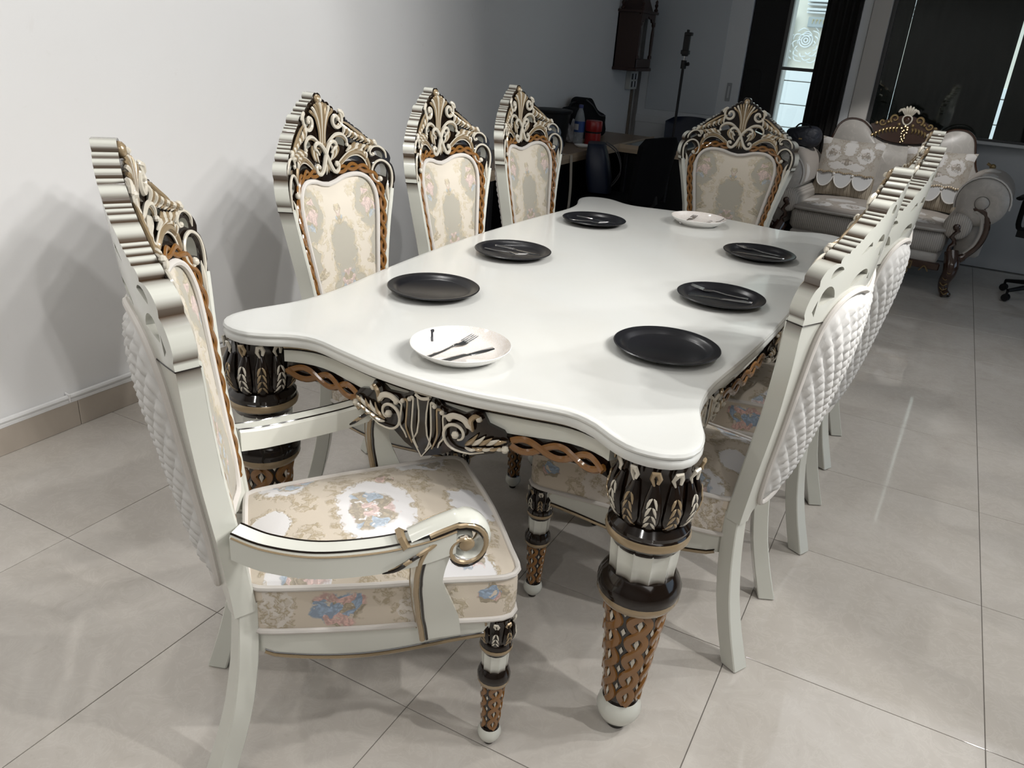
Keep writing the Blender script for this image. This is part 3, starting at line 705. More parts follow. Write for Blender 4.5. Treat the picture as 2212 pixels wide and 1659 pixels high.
    F = [(k*n+i, k*n+(i+1) % n, k*n+n+(i+1) % n, k*n+n+i) for k in range(4) for i in range(n)]
    mb.add(V, F, 1); mb.dome(so, (0, .34), .462, .034, 9, 0, 'xy', prof=lambda q: 1-q**3.2)
    st = mb.obj('seat', [FABRIC_SEAT, FABRIC_SIDE], T, angle=55)
    for z in (.363, .463):
        mb = MB(); mb.tube([(x*1.008, (y-.3)*1.006+.3, z) for x, y in so], .0062, 8, 1, (0, 0, 1), 0, True); mb.obj('piping', [PIPING], st)
    # --- seat rail with a shaped lower edge
    ro = seat_outline(.006)
    mb = MB(); inn = offset(ro, -.022)
    def low(x, y):
        if y < .14: return .305
        if y > .575: return .315-.022*max(0, math.cos(PI*x/.36))
        return .316-.030*math.sin(PI*min(1, max(0, (y-.02)/.52)))**1.2
    lo = [low(x, y) for x, y in ro]
    V = [(x, y, .354) for x, y in ro]+[(x, y, lo[i]) for i, (x, y) in enumerate(ro)]+[(x, y, lo[i]) for i, (x, y) in enumerate(inn)]+[(x, y, .354) for x, y in inn]
    F = [(a*n+(i+1) % n, a*n+i, ((a+1) % 4)*n+i, ((a+1) % 4)*n+(i+1) % n) for a in range(4) for i in range(n)]
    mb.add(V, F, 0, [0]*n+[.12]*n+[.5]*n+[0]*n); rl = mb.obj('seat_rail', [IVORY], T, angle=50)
    mb = MB(); mb.tube([(x*1.004, y, lo[i]+.002) for i, (x, y) in enumerate(ro) if y > .112], .0042, 6, 1, (0, 0, 1), 0); mb.tube([(x*1.004, y+(0.001 if y > .5 else 0), lo[i]+.0075) for i, (x, y) in enumerate(ro) if y > .112], .0016, 4, 1, (0, 0, 1), 1)
    mb.obj('gilt_edge', [BRONZE, DARK], rl)
    # --- turned front legs
    for sg in (1, -1):
        parts = turned_leg(None, CHAIR_LEG)
        nm, m_, ms = parts[1]
        lg = m_.obj('front_leg', ms, T, loc=(sg*.216, .578, 0))
        for k, (nm, m_, ms) in enumerate(parts):
            if k != 1: m_.obj(nm, ms, lg)
    if arms:
        for sg in (1, -1):
            mb = MB(); Pm = cr([(sg*.196, .088, .590), (sg*.226, .14, .578), (sg*.258, .22, .574), (sg*.278, .32, .582), (sg*.288, .40, .598), (sg*.292, .455, .616)], 7); k = len(Pm)
            V = []; F = []
            for i, p in enumerate(Pm):
                q = Pm[min(i+1, k-1)]; o = Pm[max(i-1, 0)]; t = Vector(q)-Vector(o); sd = Vector((t.y, -t.x, 0)).normalized()
                a, b = .0215, .026
                for ux, uz in ((-1, -1), (1, -1), (1, .72), (.8, 1), (-.8, 1), (-1, .72)): V.append(Vector(p)+sd*(ux*a)+Vector((0, 0, uz*b)))
            for i in range(k-1):
                for j in range(6): F.append((i*6+j, i*6+(j+1) % 6, i*6+6+(j+1) % 6, i*6+6+j))
            F += [tuple(range(5, -1, -1)), tuple(range(k*6-6, k*6))]; mb.add(V, F, 0)
            ar = mb.obj('armrest', [IVORY], T, angle=30)
            for u in (-1, 1):
                mb = MB(); L = []
                for i, p in enumerate(Pm):
                    q = Pm[min(i+1, k-1)]; o = Pm[max(i-1, 0)]; t = Vector(q)-Vector(o); sd = Vector((t.y, -t.x, 0)).normalized(); L.append(Vector(p)+sd*(u*.0165)+Vector((0, 0, .0256)))
                mb.tube(L, .0022, 5, 1, (0, 0, 1), 0); mb.tube([p-Vector((0, 0, .0055))+Vector((sg*u*.006, 0, 0)) for p in L], .0022, 5, 1, (0, 0, 1), 1); mb.obj('gilt_line', [DARK, BRONZE], ar)
            # scroll at the hand end
            mb = MB(); S = cr([(.375, .622), (.42, .640), (.458, .652)], 5)+spiral(.474, .604, .048, .012, 104, -330, 30)
            n_ = len(S); wd = .023
            mb.tube([(sg*.288, y, z) for y, z in S], [.008 if i < 12 else .0095-.004*(i-12)/(n_-12) for i in range(n_)], 8, wd/.0085, (1, 0, 0), 0)
            sc = mb.obj('hand_scroll', [IVORY], ar, angle=50)
            mb = MB()
            for u in (-1, 1):
                mb.tube([(sg*.288+u*.0235, y-.004, z-.006) for y, z in S[4:]], [.0055-.002*i/n_ for i in range(n_-4)], 6, .6, (1, 0, 0), 0)
                mb.tube([(sg*.288+u*.0225, y-.004, z-.013) for y, z in S[4:int(n_*.72)]], .0035, 5, .6, (1, 0, 0), 1)
                for q in range(4):
                    mb.tube(cr([(sg*.288+u*.022, .420-.012*q, .612-.006*q), (sg*.287+u*.026, .388-.012*q, .596-.008*q), (sg*.285+u*.022, .355-.010*q, .574-.004*q)], 4), [.002, .004, .005, .005, .0045, .004, .003, .002, .001], 6, .6, (1, 0, 0), q % 2)
            mb.tube([(sg*.283-.024, .368, .608), (sg*.283-.012, .360, .620), (sg*.283+.012, .360, .620), (sg*.283+.024, .368, .608)], .0085, 6, 1, (0, 1, 0), 0)
            for u in (-1, 1): mb.ball((sg*.288+u*.022, .474, .604), .015, 10, 0, (.45, 1, 1))
            mb.obj('gilt_carving', [BRONZE, DARK], ar)
            # upright under the scroll
            mb = MB(); U = cr([(sg*.236, .448, .352), (sg*.246, .440, .40), (sg*.264, .424, .46), (sg*.280, .410, .52), (sg*.288, .416, .575), (sg*.288, .435, .610)], 6); k = len(U)
            ww = [float(np.interp(i/(k-1), [0, .25, .6, 1], [.040, .040, .026, .030])) for i in range(k)]
            V = []; F = []
            for i, p in enumerate(U):
                for ux, uy in ((-1, -1), (1, -1), (1, 1), (-1, 1)): V.append((p[0]+ux*.019, p[1]+uy*ww[i], p[2]))
            for i in range(k-1):
                for j in range(4): F.append((i*4+j, i*4+(j+1) % 4, i*4+4+(j+1) % 4, i*4+4+j))
            F += [(3, 2, 1, 0), tuple(range(k*4-4, k*4))]; mb.add(V, F, 0); up = mb.obj('arm_upright', [IVORY], T, angle=30)
            mb = MB()
            for u in (-1, 1):
                mb.tube([(p[0]+u*.019, p[1]-ww[i]+.004, p[2]) for i, p in enumerate(U)], .0055, 6, .7, (1, 0, 0), 0); mb.tube([(p[0]+u*.019, p[1]-ww[i]+.0125, p[2]) for i, p in enumerate(U)], .003, 5, .7, (1, 0, 0), 1)
            mb.obj('gilt_edge', [BRONZE, DARK], up)
    return T
def pose_chair(o, x, y, head): o.location = (x, y, 0); o.rotation_euler = (0, 0, math.radians(head-90))

_side = make_chair('dining_chair', 'ivory carved dining chair by the white wall, at the table corner nearest the skirting end', 'chair', 'dining chairs around the table')
_arm = make_chair('dining_armchair', 'ivory carved armchair with scrolled arms turned askew at the near end of table', 'chair', 'dining chairs around the table', True)
pose_chair(_arm, -.259, -1.553, 46)
CH = [(-.732, -.553, 3.2, 'ivory carved dining chair against the white wall, nearest the armchair'),
      (-.747, .095, -.6, 'ivory carved dining chair against the white wall, middle of its row of three'),
      (-.743, .732, -2.7, 'ivory carved dining chair against the white wall, beside the cluttered desk'),
      (.736, -.585, 178.6, 'ivory carved dining chair with quilted back turned to us, nearest the open tiled floor'),
      (.783, .045, 181, 'ivory carved dining chair seen from behind its quilted back, middle of its row of three'),
      (.770, .678, 180, 'ivory carved dining chair seen edge-on from behind, third in its row before the sofa'),
      (.004, 1.504, -80.7, 'ivory carved dining chair at the far end of table, facing us before the sofa')]
for i, (x, y, h, lb) in enumerate(CH):
    o = _side if i == 0 else copy_tree(_side)
    pose_chair(o, x, y, h); o['label'] = lb
# ------------------------------------------------------------------ dining table (origin at the middle of its footprint)
_Q = [(0, -1.153), (.12, -1.146), (.235, -1.124), (.325, -1.106), (.385, -1.119), (.435, -1.150), (.485, -1.172), (.540, -1.170), (.582, -1.145), (.601, -1.100), (.594, -1.040), (.571, -.980), (.550, -.915), (.540, -.83), (.542, -.74), (.556, -.60), (.571, -.42), (.582, -.2), (.586, 0)]
_full = _Q+[(x, -y) for x, y in reversed(_Q[:-1])]; _full = _full+[(-x, y) for x, y in reversed(_full[1:-1])]
TOP = resample(cr(_full, 8, True), 300)
tb = thing('dining_table', 'long ivory dining table with wavy-edged top, carved apron and thick turned legs', 'table')
mb = MB(); n = len(TOP); prof = [(-.030, .7115), (-.012, .712), (-.003, .716), (.000, .7245), (-.0015, .731), (-.0045, .7355), (-.0045, .7365), (-.001, .738), (-.0005, .742), (-.004, .7475), (-.011, .7498), (-.022, .750)]
V = []
for d, z in prof: V += [(x, y, z) for x, y in offset(TOP, d)]
F = [(k*n+i, k*n+(i+1) % n, k*n+n+(i+1) % n, k*n+n+i) for k in range(len(prof)-1) for i in range(n)]
F += [tuple(range(n-1, -1, -1)), tuple((len(prof)-1)*n+i for i in range(n))]
mb.add(V, F, 0); mb.obj('table_top', [TOPM], tb, angle=35)
LP = [(.522, -1.085), (-.522, -1.085), (.522, 1.085), (-.522, 1.085)]
_parts = turned_leg(None, TABLE_LEG); _meshes = [(nm, m_.mesh(nm, ms)) for nm, m_, ms in _parts]
for x, y in LP:
    lg = put('leg', _meshes[1][1], tb, (x, y, 0))
    for k, (nm, me) in enumerate(_meshes):
        if k != 1: put(nm, me, lg)
# aprons: serpentine rails between the legs with moulding, strapwork and a carved middle
APR = offset(TOP, -.034)
def side_path(test): return [p for p in APR if test(p)]
def carve(mb, s, L, hub):
    """carved cartouche drawn in (u, d, z) at scale s; u along the rail; hub = half width"""
    D = .010
    # central strap that widens and ends in a point
    P = [(-.022, .706), (.022, .706), (.014, .694), (.010, .665), (.0095, .64), (.013, .61), (.024, .588), (.0, .553), (-.024, .588), (-.013, .61), (-.0095, .64), (-.010, .665), (-.014, .694)]
    mb.plate([(x*s, z) for x, z in P[::-1]], [], 0, D+.006, (0, 0, 0))
    mb.tube([(x*s, D+.006, z) for x, z in P], .0022, 6, .9, (0, 1, 0), 1, True)
    mb.tube(cr([(-.018*s, D+.008, .702), (0, D+.012, .698), (.018*s, D+.008, .702)], 4), .004, 6, .8, (0, 1, 0), 1)
    for sg in (-1, 1):
        X = lambda x: sg*x*s
        # long ribs either side
        for q in range(3):
            a = .026+.0155*q
            C = cr([(X(a+.006+.003*q), D+.008, .690-.010*q), (X(a-.003), D+.010, .692-.011*q), (X(a-.002), D+.010, .655-.006*q), (X(a-.001), D+.010, .620-.001*q), (X(a-.007-.002*q), D+.008, .590+.006*q), (X(a-.016), D+.006, .572+.008*q)], 5)
            mb.tube(C, [.0032]*6+[.0022]*(len(C)-10)+[.0018]*4, 6, .9, (0, 1, 0), 1 if q != 1 else 2)
            mb.ball((X(a+.006+.003*q), D+.010, .688-.010*q), .0058, 8, 1)
        # volute
        S = [(X(.150), D+.006, .606), (X(.120), D+.008, .596), (X(.098), D+.010, .596)]+[(x, D+.010+.004*i/26, z) for i, (x, z) in enumerate([(X(px), pz) for px, pz in spiral(.088, .635, .039, .010, -80, -430, 27)])]
        if sg: mb.tube(S, [.0018+.0022*math.sin(PI*i/len(S)) for i in range(len(S))], 7, 1, (0, 1, 0), 1)
        mb.ball((X(.086), D+.014, .636), .009, 9, 1)
        mb.tube(cr([(X(.062), D+.010, .668), (X(.080), D+.013, .680), (X(.104), D+.012, .676), (X(.120), D+.010, .655)], 5), [.002]+[.007]*7+[.0075]*6+[.004, .002], 7, .7, (0, 1, 0), 1)
        # leaf sprays reaching along the rail
        for q in range(5):
            u = .118+.016*q
            mb.tube(cr([(X(u-.012), D+.004, .612+.004*q), (X(u+.004), D+.010, .628+.003*q), (X(u+.016), D+.006, .646-.001*q)], 4), [.002, .0035, .005, .0054, .005, .004, .003, .002, .001], 6, .8, (0, 1, 0), 1 if q % 2 else 2)
            mb.tube(cr([(X(u-.012), D+.004, .606+.003*q), (X(u+.006), D+.008, .606+.004*q), (X(u+.020), D+.005, .614+.004*q)], 4), [.002, .003, .004, .0044, .004, .0035, .003, .002, .001], 6, .8, (0, 1, 0), 2 if q % 2 else 1)
        mb.tube(cr([(X(.122), D+.006, .650), (X(.118), D+.012, .676), (X(.130), D+.012, .690), (X(.141), D+.008, .680)], 4), [.003, .005, .006, .0062, .0062, .006, .006, .006, .0055, .005, .005, .004, .003], 6, .8, (0, 1, 0), 2)
        mb.ball((X(.196), D+.008, .624), .009, 9, 1); mb.ball((X(.136), D+.010, .684), .007, 8, 1)
def apron(path, hub, two=False, axis=0):
    P = resample(path, 161, False); L = np.r_[0, np.cumsum([math.dist(P[i], P[i+1]) for i in range(160)])]; tot = L[-1]; mid = tot/2
    X = [p[0] for p in P]; Y = [p[1] for p in P]
    def on(u, d, z):     # u measured from the middle of the rail
        s_ = min(max(u+mid, .0), tot); x = np.interp(s_, L, X); y = np.interp(s_, L, Y); e = .004
        tx = np.interp(min(s_+e, tot), L, X)-np.interp(max(s_-e, 0), L, X); ty = np.interp(min(s_+e, tot), L, Y)-np.interp(max(s_-e, 0), L, Y); q = math.hypot(tx, ty)
        return (x+ty/q*d, y-tx/q*d, z)
    def lowz(u):         # scalloped lower edge
        a = abs(u); return .655+.012*min(1, max(0, (a-hub)/(mid-hub)))
    mb = MB(on); N = 120; U = np.linspace(-mid+.03, mid-.03, N)
    V = []; F = []
    for u in U: V += [(u, 0, .7125), (u, 0, lowz(u)), (u, -.020, lowz(u)), (u, -.020, .7125)]
    for i in range(N-1):
        for j in range(4): F.append((i*4+j, i*4+4+j, i*4+4+(j+1) % 4, i*4+(j+1) % 4))
    F += [(0, 1, 2, 3), (N*4-1, N*4-2, N*4-3, N*4-4)]; mb.add(V, F, 0)
    ap = mb.obj('apron', [IVORY], tb, angle=40)
    mb = MB(on); mb.tube([(u, .003, .7065) for u in U], .0062, 6, .8, (0, 1, 0), 0); mb.tube([(u, .0035, .6985) for u in U], .0018, 5, 1, (0, 1, 0), 1); mb.obj('gilt_moulding', [BRONZE, DARK], ap)
    for sg in (-1, 1):
        mb = MB(on); us = np.linspace(hub*1.0, mid-.035, 60)
        pth = [(sg*u, lowz(u)-.019-.006*math.sin(PI*(u-hub)/(mid-hub))) for u in us]
        mb.tube([(u, -.006, z+.002) for u, z in pth], .0225, 4, .30, (0, 1, 0), 0)
        guilloche(mb, pth, .066 if axis == 0 else .078, .0145, .0082, .006, 1, .55, phase=.3)
        mb.obj('strapwork_band', [DARK, BROWN], ap)
    # carved middle
    mb = MB(on)
    bk = [(-hub, .640), (-hub*.92, .662), (-.155, .672), (-.140, .698), (-.118, .694), (-.10, .684), (-.05, .690), (-.03, .709), (.03, .709), (.05, .690), (.10, .684), (.118, .694), (.140, .698), (.155, .672), (hub*.92, .662), (hub, .640), (.17, .606), (.12, .588), (.08, .592), (.05, .572), (.0, .551), (-.05, .572), (-.08, .592), (-.12, .588), (-.17, .606)]
    mb.plate(bk[::-1], [], -.016, .011, (0, 0, 0)); carve(mb, 1, tot, hub); mb.obj('carving', [DARK, CREAM, BRONZE], ap)
    if two:
        for c in two:
            mb = MB(lambda u, d, z, c=c: on(u*.62+c, d, .705+(z-.705)*.8)); mb.plate(bk[::-1], [], -.014, .012, (0, 0, 0)); carve(mb, 1, tot, hub); mb.obj('carving', [DARK, CREAM, BRONZE], ap)
def rot_from(path, k): return path[k:]+path[:k]
def ordered(pts, key, rev=False): return sorted(pts, key=key, reverse=rev)
apron(ordered([p for p in APR if p[1] < -1.0 and abs(p[0]) < .465], lambda p: p[0]), .205)
apron(ordered([p for p in APR if p[1] > 1.0 and abs(p[0]) < .465], lambda p: -p[0]), .205)
apron(ordered([p for p in APR if p[0] > .4 and abs(p[1]) < 1.02], lambda p: p[1]), .215, (-.74, .74), 1)
apron(ordered([p for p in APR if p[0] < -.4 and abs(p[1]) < 1.02], lambda p: -p[1]), .215, (-.74, .74), 1)

# ------------------------------------------------------------------ plates and cutlery
BLACKP = mat('matt_black_stoneware', (.007, .007, .009), .3, spec=.4); _t = NT(BLACKP); _n = _t.noise(_t.obj(), 260, 3); _t.bump(_n.outputs[0], .10, .0008)
PORC = mat('speckled_porcelain', (.74, .70, .66), .1, coat=.6); _t = NT(PORC); _o = _t.obj(); _v = _t.noise(_o, 170, 3, .6, 2.5)
_c = _t.mix(_t.ramp(_v.outputs[0], [(.46, (0, 0, 0)), (.5, (1, 1, 1)), (.54, (0, 0, 0))]).outputs[0], (.76, .73, .71), (.58, .48, .36)); _t.col(_c)
PORCW = mat('white_porcelain', (.78, .77, .75), .1, coat=.6)
STEEL = mat('polished_steel', (.72, .72, .73), .09, 1.0)
INK = mat('black_print', (.02, .02, .025), .4)
_bp = MB().lathe([(.0, .003), (.070, .003), (.083, .0), (.086, .001), (.092, .006), (.118, .014), (.129, .0165), (.1305, .019), (.128, .0205), (.116, .0185), (.108, .0165), (.101, .010), (.094, .0068), (.0, .006)], 64, closed=True).mesh('black_plate', BLACKP, angle=35)
_wm = MB(); _wm.lathe([(.0, .002), (.072, .002), (.074, 0), (.078, .0), (.080, .003), (.100, .013), (.113, .0245), (.1165, .0295), (.1155, .0305)], 64, mi=1, closed=True); _wm.lathe([(.1155, .0305), (.112, .027), (.100, .0145), (.085, .0075), (.0, .006)], 64, mi=0, closed=True)
_wp = _wm.mesh('white_plate', [PORC, PORCW], angle=35)
def fork_mesh():
    mb = MB(); zf = lambda x: .0015+.004*math.exp(-((x-.02)/.022)**2)*0+(.010*max(0, (x-.035)/.06)**1.3 if x > .035 else .0)+.004*math.exp(-((x-.02)/.018)**2)
    L = [(-.085, .0065), (-.076, .0075), (-.055, .0062), (-.02, .0042), (.010, .0034), (.022, .0048), (.033, .0105), (.044, .0125), (.055, .0122)]
    V = []; F = []
    for x, w_ in L:
        z = zf(x)
        for u, q in ((-1, 0), (-.6, .0016), (.6, .0016), (1, 0), (.6, -.0006), (-.6, -.0006)): V.append((x, u*w_, z+q+.0008))
    for i in range(len(L)-1):
        for j in range(6): F.append((i*6+j, i*6+(j+1) % 6, i*6+6+(j+1) % 6, i*6+6+j))
    F += [(0, 1, 2, 3, 4, 5), tuple(range(len(L)*6-1, len(L)*6-7, -1))]; mb.add(V, F)
    for k in range(4):
        y = -.0096+.0064*k; mb.tube([(x, y, zf(x)+.0012) for x in np.linspace(.053, .094, 6)], [.0021, .0020, .0019, .0018, .0015, .0006], 6, .7, (0, 0, 1))
    return mb.mesh('fork', STEEL, angle=50)
def knife_mesh():
    mb = MB(); L = [(-.094, .002), (-.090, .008), (-.076, .0098), (-.045, .0080), (-.012, .0055), (-.002, .0060), (.004, .0078), (.045, .0098), (.074, .0098), (.088, .0062), (.094, .001)]
    V = []; F = []
    for i, (x, w_) in enumerate(L):
        h = .0042 if x < -.003 else .0012; o = 0 if x < 0 else .002
        for u, q in ((-1, .25), (-.5, 1), (.5, 1), (1, .25), (.5, 0), (-.5, 0)): V.append((x, u*w_-o, q*h+.0002))
    for i in range(len(L)-1):
        for j in range(6): F.append((i*6+j, i*6+(j+1) % 6, i*6+6+(j+1) % 6, i*6+6+j))
    F += [(0, 1, 2, 3, 4, 5), tuple(range(len(L)*6-1, len(L)*6-7, -1))]; mb.add(V, F); return mb.mesh('knife', STEEL, angle=50)
_fk, _kn = fork_mesh(), knife_mesh()
PL = [('b', .386, -.652, None, 'empty black plate by the curved table corner nearest the turned leg in front'),
      ('b', -.310, -.625, None, 'empty black plate before the wall-side chair nearest the armchair'),
      ('b', -.338, -.095, ((-.026, -.020, -2), (-.008, .042, -3)), 'black plate holding crossed cutlery, middle one on the wall side'),
      ('b', -.328, .594, ((-.020, -.034, 8), (-.012, .040, -2)), 'black plate with cutlery at the far wall-side corner of table'),
      ('b', .386, -.131, ((-.012, .045, 179), (.0, -.008, -165)), 'black plate with fork and knife, middle one on the open side'),
      ('b', .360, .520, ((-.012, .050, 168), (.0, -.010, -172)), 'black plate with fork and knife at the far open-side corner of table'),
      ('w', .0, -.985, ((-.030, .0, 81), (.022, .0, 71)), 'pale speckled plate with fork and knife at the near end of table'),
      ('w', .015, .925, ((-.045, .0, 85), (.030, .008, 84)), 'pale speckled plate with cutlery at the far end of table')]
for k, (ty, x, y, cut, lb) in enumerate(PL):
    if ty == 'b': p = tag(put('black_plate', _bp, None, (x, y, .7505)), lb, 'plate', 'black dinner plates')
    else:
        p = tag(put('white_plate', _wp, None, (x, y, .7505), .55-2.2*(k == 7)), lb, 'plate', 'pale speckled plates')
        mb = MB(); A = np.radians(np.linspace(118, 148, 16))
        def pp(r): return float(np.interp(r, [.085, .100, .112], [.0075, .0145, .027]))+.0006
        # printed band on the inside wall of the plate, running down from the rim
        R_ = np.linspace(.1135, .088, 12); C = [(r*math.cos(2.25+.20*(i/11)**1.4), r*math.sin(2.25+.20*(i/11)**1.4), pp(r)) for i, r in enumerate(R_)]
        V = []; F = []
        for i, c in enumerate(C):
            t = Vector(C[min(i+1, 11)])-Vector(C[max(i-1, 0)]); s_ = t.cross(Vector((0, 0, 1))).normalized(); w_ = .0075 if i < 3 else .0042
            V += [Vector(c)+s_*w_, Vector(c)-s_*w_]
        for i in range(11): F.append((2*i, 2*i+1, 2*i+3, 2*i+2))
        mb.add(V, F); mb.obj('printed_mark', [INK], p)
    if cut:
        (fx, fy, fa), (kx, ky, ka) = cut; z = .7505+.0066
        where = {2: 'middle black plate on the wall side', 3: 'far wall-side black plate', 4: 'middle black plate on the open side', 5: 'far open-side black plate', 6: 'pale plate at the near table end', 7: 'pale plate at the far table end'}[k]
        tag(put('fork', _fk, None, (x+fx, y+fy, z), math.radians(fa)), 'polished steel fork lying on the '+where, 'fork', 'steel forks')
        tag(put('knife', _kn, None, (x+kx, y+ky, z), math.radians(ka)), 'polished steel knife lying on the '+where, 'knife', 'steel knives')
# ------------------------------------------------------------------ far wall: sliding door, dark door, narrow window, curtains, pillar, wide window
BLUEW = mat('white_laminate', (.62, .64, .66), .35)
SHEET = mat('pale_sheet', (.50, .53, .56), .3)
BLACKG = mat('black_gloss', (.004, .004, .005), .5, spec=.25)
CURT = mat('dark_brown_curtain', (.005, .0035, .003), .9)
PILL = mat('cream_pillar_paint', (.50, .48, .45), .6)
LOWW = mat('grey_white_panel', (.50, .50, .50), .5)
ALU = mat('dark_window_frame', (.05, .05, .05), .4)
GLASS = bpy.data.materials.new('window_glass'); GLASS.use_nodes = True; _nt = GLASS.node_tree; _nt.nodes.clear()
_out = _nt.nodes.new('ShaderNodeOutputMaterial'); _mx = _nt.nodes.new('ShaderNodeMixShader'); _tr = _nt.nodes.new('ShaderNodeBsdfTransparent'); _gl = _nt.nodes.new('ShaderNodeBsdfGlossy'); _fr = _nt.nodes.new('ShaderNodeFresnel')
_tr.inputs[0].default_value = (.90, .96, .95, 1); _gl.inputs['Roughness'].default_value = .01; _fr.inputs[0].default_value = 1.5
_nt.links.new(_fr.outputs[0], _mx.inputs[0]); _nt.links.new(_tr.outputs[0], _mx.inputs[1]); _nt.links.new(_gl.outputs[0], _mx.inputs[2]); _nt.links.new(_mx.outputs[0], _out.inputs[0])
def wbox(mb, x0, x1, y0, y1, z0, z1, mi=0, bev=0): mb.box(((x0+x1)/2, (y0+y1)/2, (z0+z1)/2), (x1-x0, y1-y0, z1-z0), mi, 0, bev); return mb
mb = MB(); wbox(mb, XL, -.47, YB+.06, YB+.2, 0, CEIL); wbox(mb, -.47, -.19, YB+.06, YB+.2, 0, .80); wbox(mb, -.47, XR, YB+.06, YB+.2, 2.55, CEIL); wbox(mb, -.19, .26, YB+.06, YB+.2, 0, 2.55); wbox(mb, .26, XR, YB+.06, YB+.2, 0, .93)
struct(mb.obj('wall_back', [LOWW], smooth=False))
d1 = struct(wbox(MB(), -1.66, -.780, YB-.02, YB+.03, .01, 2.45, 0, .004).obj('door_1', [BLUEW], smooth=False))
wbox(MB(), -1.585, -.955, YB-.026, YB-.018, .915, 2.38, 0, .002).obj('panel_sheet', [SHEET], d1, False)
mb = MB(); wbox(mb, -.885, -.845, YB-.027, YB-.019, 1.045, 1.19, 0, .002); wbox(mb, -.872, -.858, YB-.0285, YB-.026, 1.07, 1.165, 1); mb.obj('door_handle', [mat('satin_plate', (.30, .31, .32), .4), mat('satin_recess', (.52, .53, .54), .3)], d1, False)
wbox(MB(), -1.66, -.780, YB-.026, YB-.018, .80, .86, 0, .002).obj('rail', [BLUEW], d1, False)
d2 = struct(wbox(MB(), -.775, -.475, YB+.01, YB+.05, .01, 2.45, 0, .003).obj('door_2', [BLACKG], smooth=False))
mb = MB(); mb.tube(cr([(-.755, YB+.008, .50), (-.755, YB+.008, 1.25), (-.745, YB+.008, 1.30), (-.66, YB+.008, 1.31), (-.628, YB+.008, 1.28), (-.622, YB+.008, 1.18), (-.62, YB+.008, .50)], 6), .004, 5, .5, (0, 1, 0)); mb.obj('beading', [BLACKG], d2)
mb = MB(); wbox(mb, -.665, -.635, YB-.01, YB+.01, .86, .99); mb.obj('door_handle', [WHITEM], d2, False)
w1 = MB(); wbox(w1, -.50, -.47, YB+.0, YB+.06, .78, 2.5); wbox(w1, -.19, -.17, YB+.0, YB+.06, .78, 2.5); wbox(w1, -.47, -.19, YB+.0, YB+.06, .775, .815); wbox(w1, -.47, -.19, YB+.0, YB+.06, 2.46, 2.5)
w1 = struct(w1.obj('window_1', [ALU], smooth=False)); wbox(MB(), -.47, -.19, YB+.005, YB+.05, 1.325, 1.350).obj('transom', [ALU], w1, False)
wbox(MB(), -.47, -.19, YB+.026, YB+.030, .815, 1.325).obj('pane', [GLASS], w1, False); wbox(MB(), -.47, -.19, YB+.026, YB+.030, 1.350, 2.46).obj('pane', [GLASS], w1, False)
def curtain(name, x0, x1, y, z0, z1, label, folds=14, amp=.018, flare=0):
    mb = MB(); N = folds*8; V = []; F = []; Z = np.linspace(z1, z0, 8)
    for z in Z:
        t = (z1-z)/(z1-z0)
        for i in range(N+1):
            u = i/N; x = x0+(x1-x0)*u-flare*t*(1-u)*math.sin(PI*min(1, t*1.1)); V.append((x, y+amp*math.sin(u*folds*2*PI)*(.6+.4*t)+.004*math.sin(u*37+t*5), z))
    for k in range(7):
        for i in range(N): F.append((k*(N+1)+i, k*(N+1)+i+1, (k+1)*(N+1)+i+1, (k+1)*(N+1)+i))
    b = len(V); V += [(v[0], v[1]+.004, v[2]) for v in V]; F += [tuple(q+b for q in f[::-1]) for f in F]
    mb.add(V, F); o = mb.obj(name, [CURT], angle=80); return tag(o, label, 'curtain')
curtain('curtain', -.205, .045, YB-.06, .03, 2.5, 'dark brown curtain hanging between the narrow bright window and the cream pillar', 5, .020, .02)
mb = MB(); wbox(mb, .050, .122, YB-.03, YB+.06, 0, CEIL, 0, .004); struct(mb.obj('trim_2', [BLUEW], smooth=False))
mb = MB(); wbox(mb, .122, .256, YB-.05, YB+.10, 0, CEIL, 0, .004); struct(mb.obj('trim_3', [PILL], smooth=False))
mb = MB(); wbox(mb, .256, XR, YB-.035, YB+.06, .925, .948, 0, .003); struct(mb.obj('trim_4', [LOWW], smooth=False))
w2 = MB(); wbox(w2, .256, .285, YB+.0, YB+.05, .948, 2.55); wbox(w2, 2.60, 2.64, YB+.0, YB+.05, .948, 2.55); wbox(w2, 5.55, XR, YB+.0, YB+.05, .948, 2.55); wbox(w2, .256, XR, YB+.0, YB+.05, 2.50, 2.55); wbox(w2, .256, XR, YB+.0, YB+.05, .948, .965)
w2 = struct(w2.obj('window_2', [ALU], smooth=False))
for a, b in ((.285, 2.60), (2.64, 5.55)): wbox(MB(), a, b, YB+.022, YB+.027, .965, 2.50).obj('pane', [GLASS], w2, False)
curtain('curtain', .20, .398, YB+.13, .95, 2.52, 'narrow dark curtain behind the wide window glass, right beside the pillar', 2, .008)
curtain('curtain', .401, 1.142, YB+.13, .95, 2.52, 'dark drawn curtain behind the wide window glass, between pillar and bright slit', 7, .010)
curtain('curtain', 1.166, 5.5, YB+.13, .95, 2.52, 'long dark drawn curtain behind the wide window glass, beyond the bright slit', 36, .010)

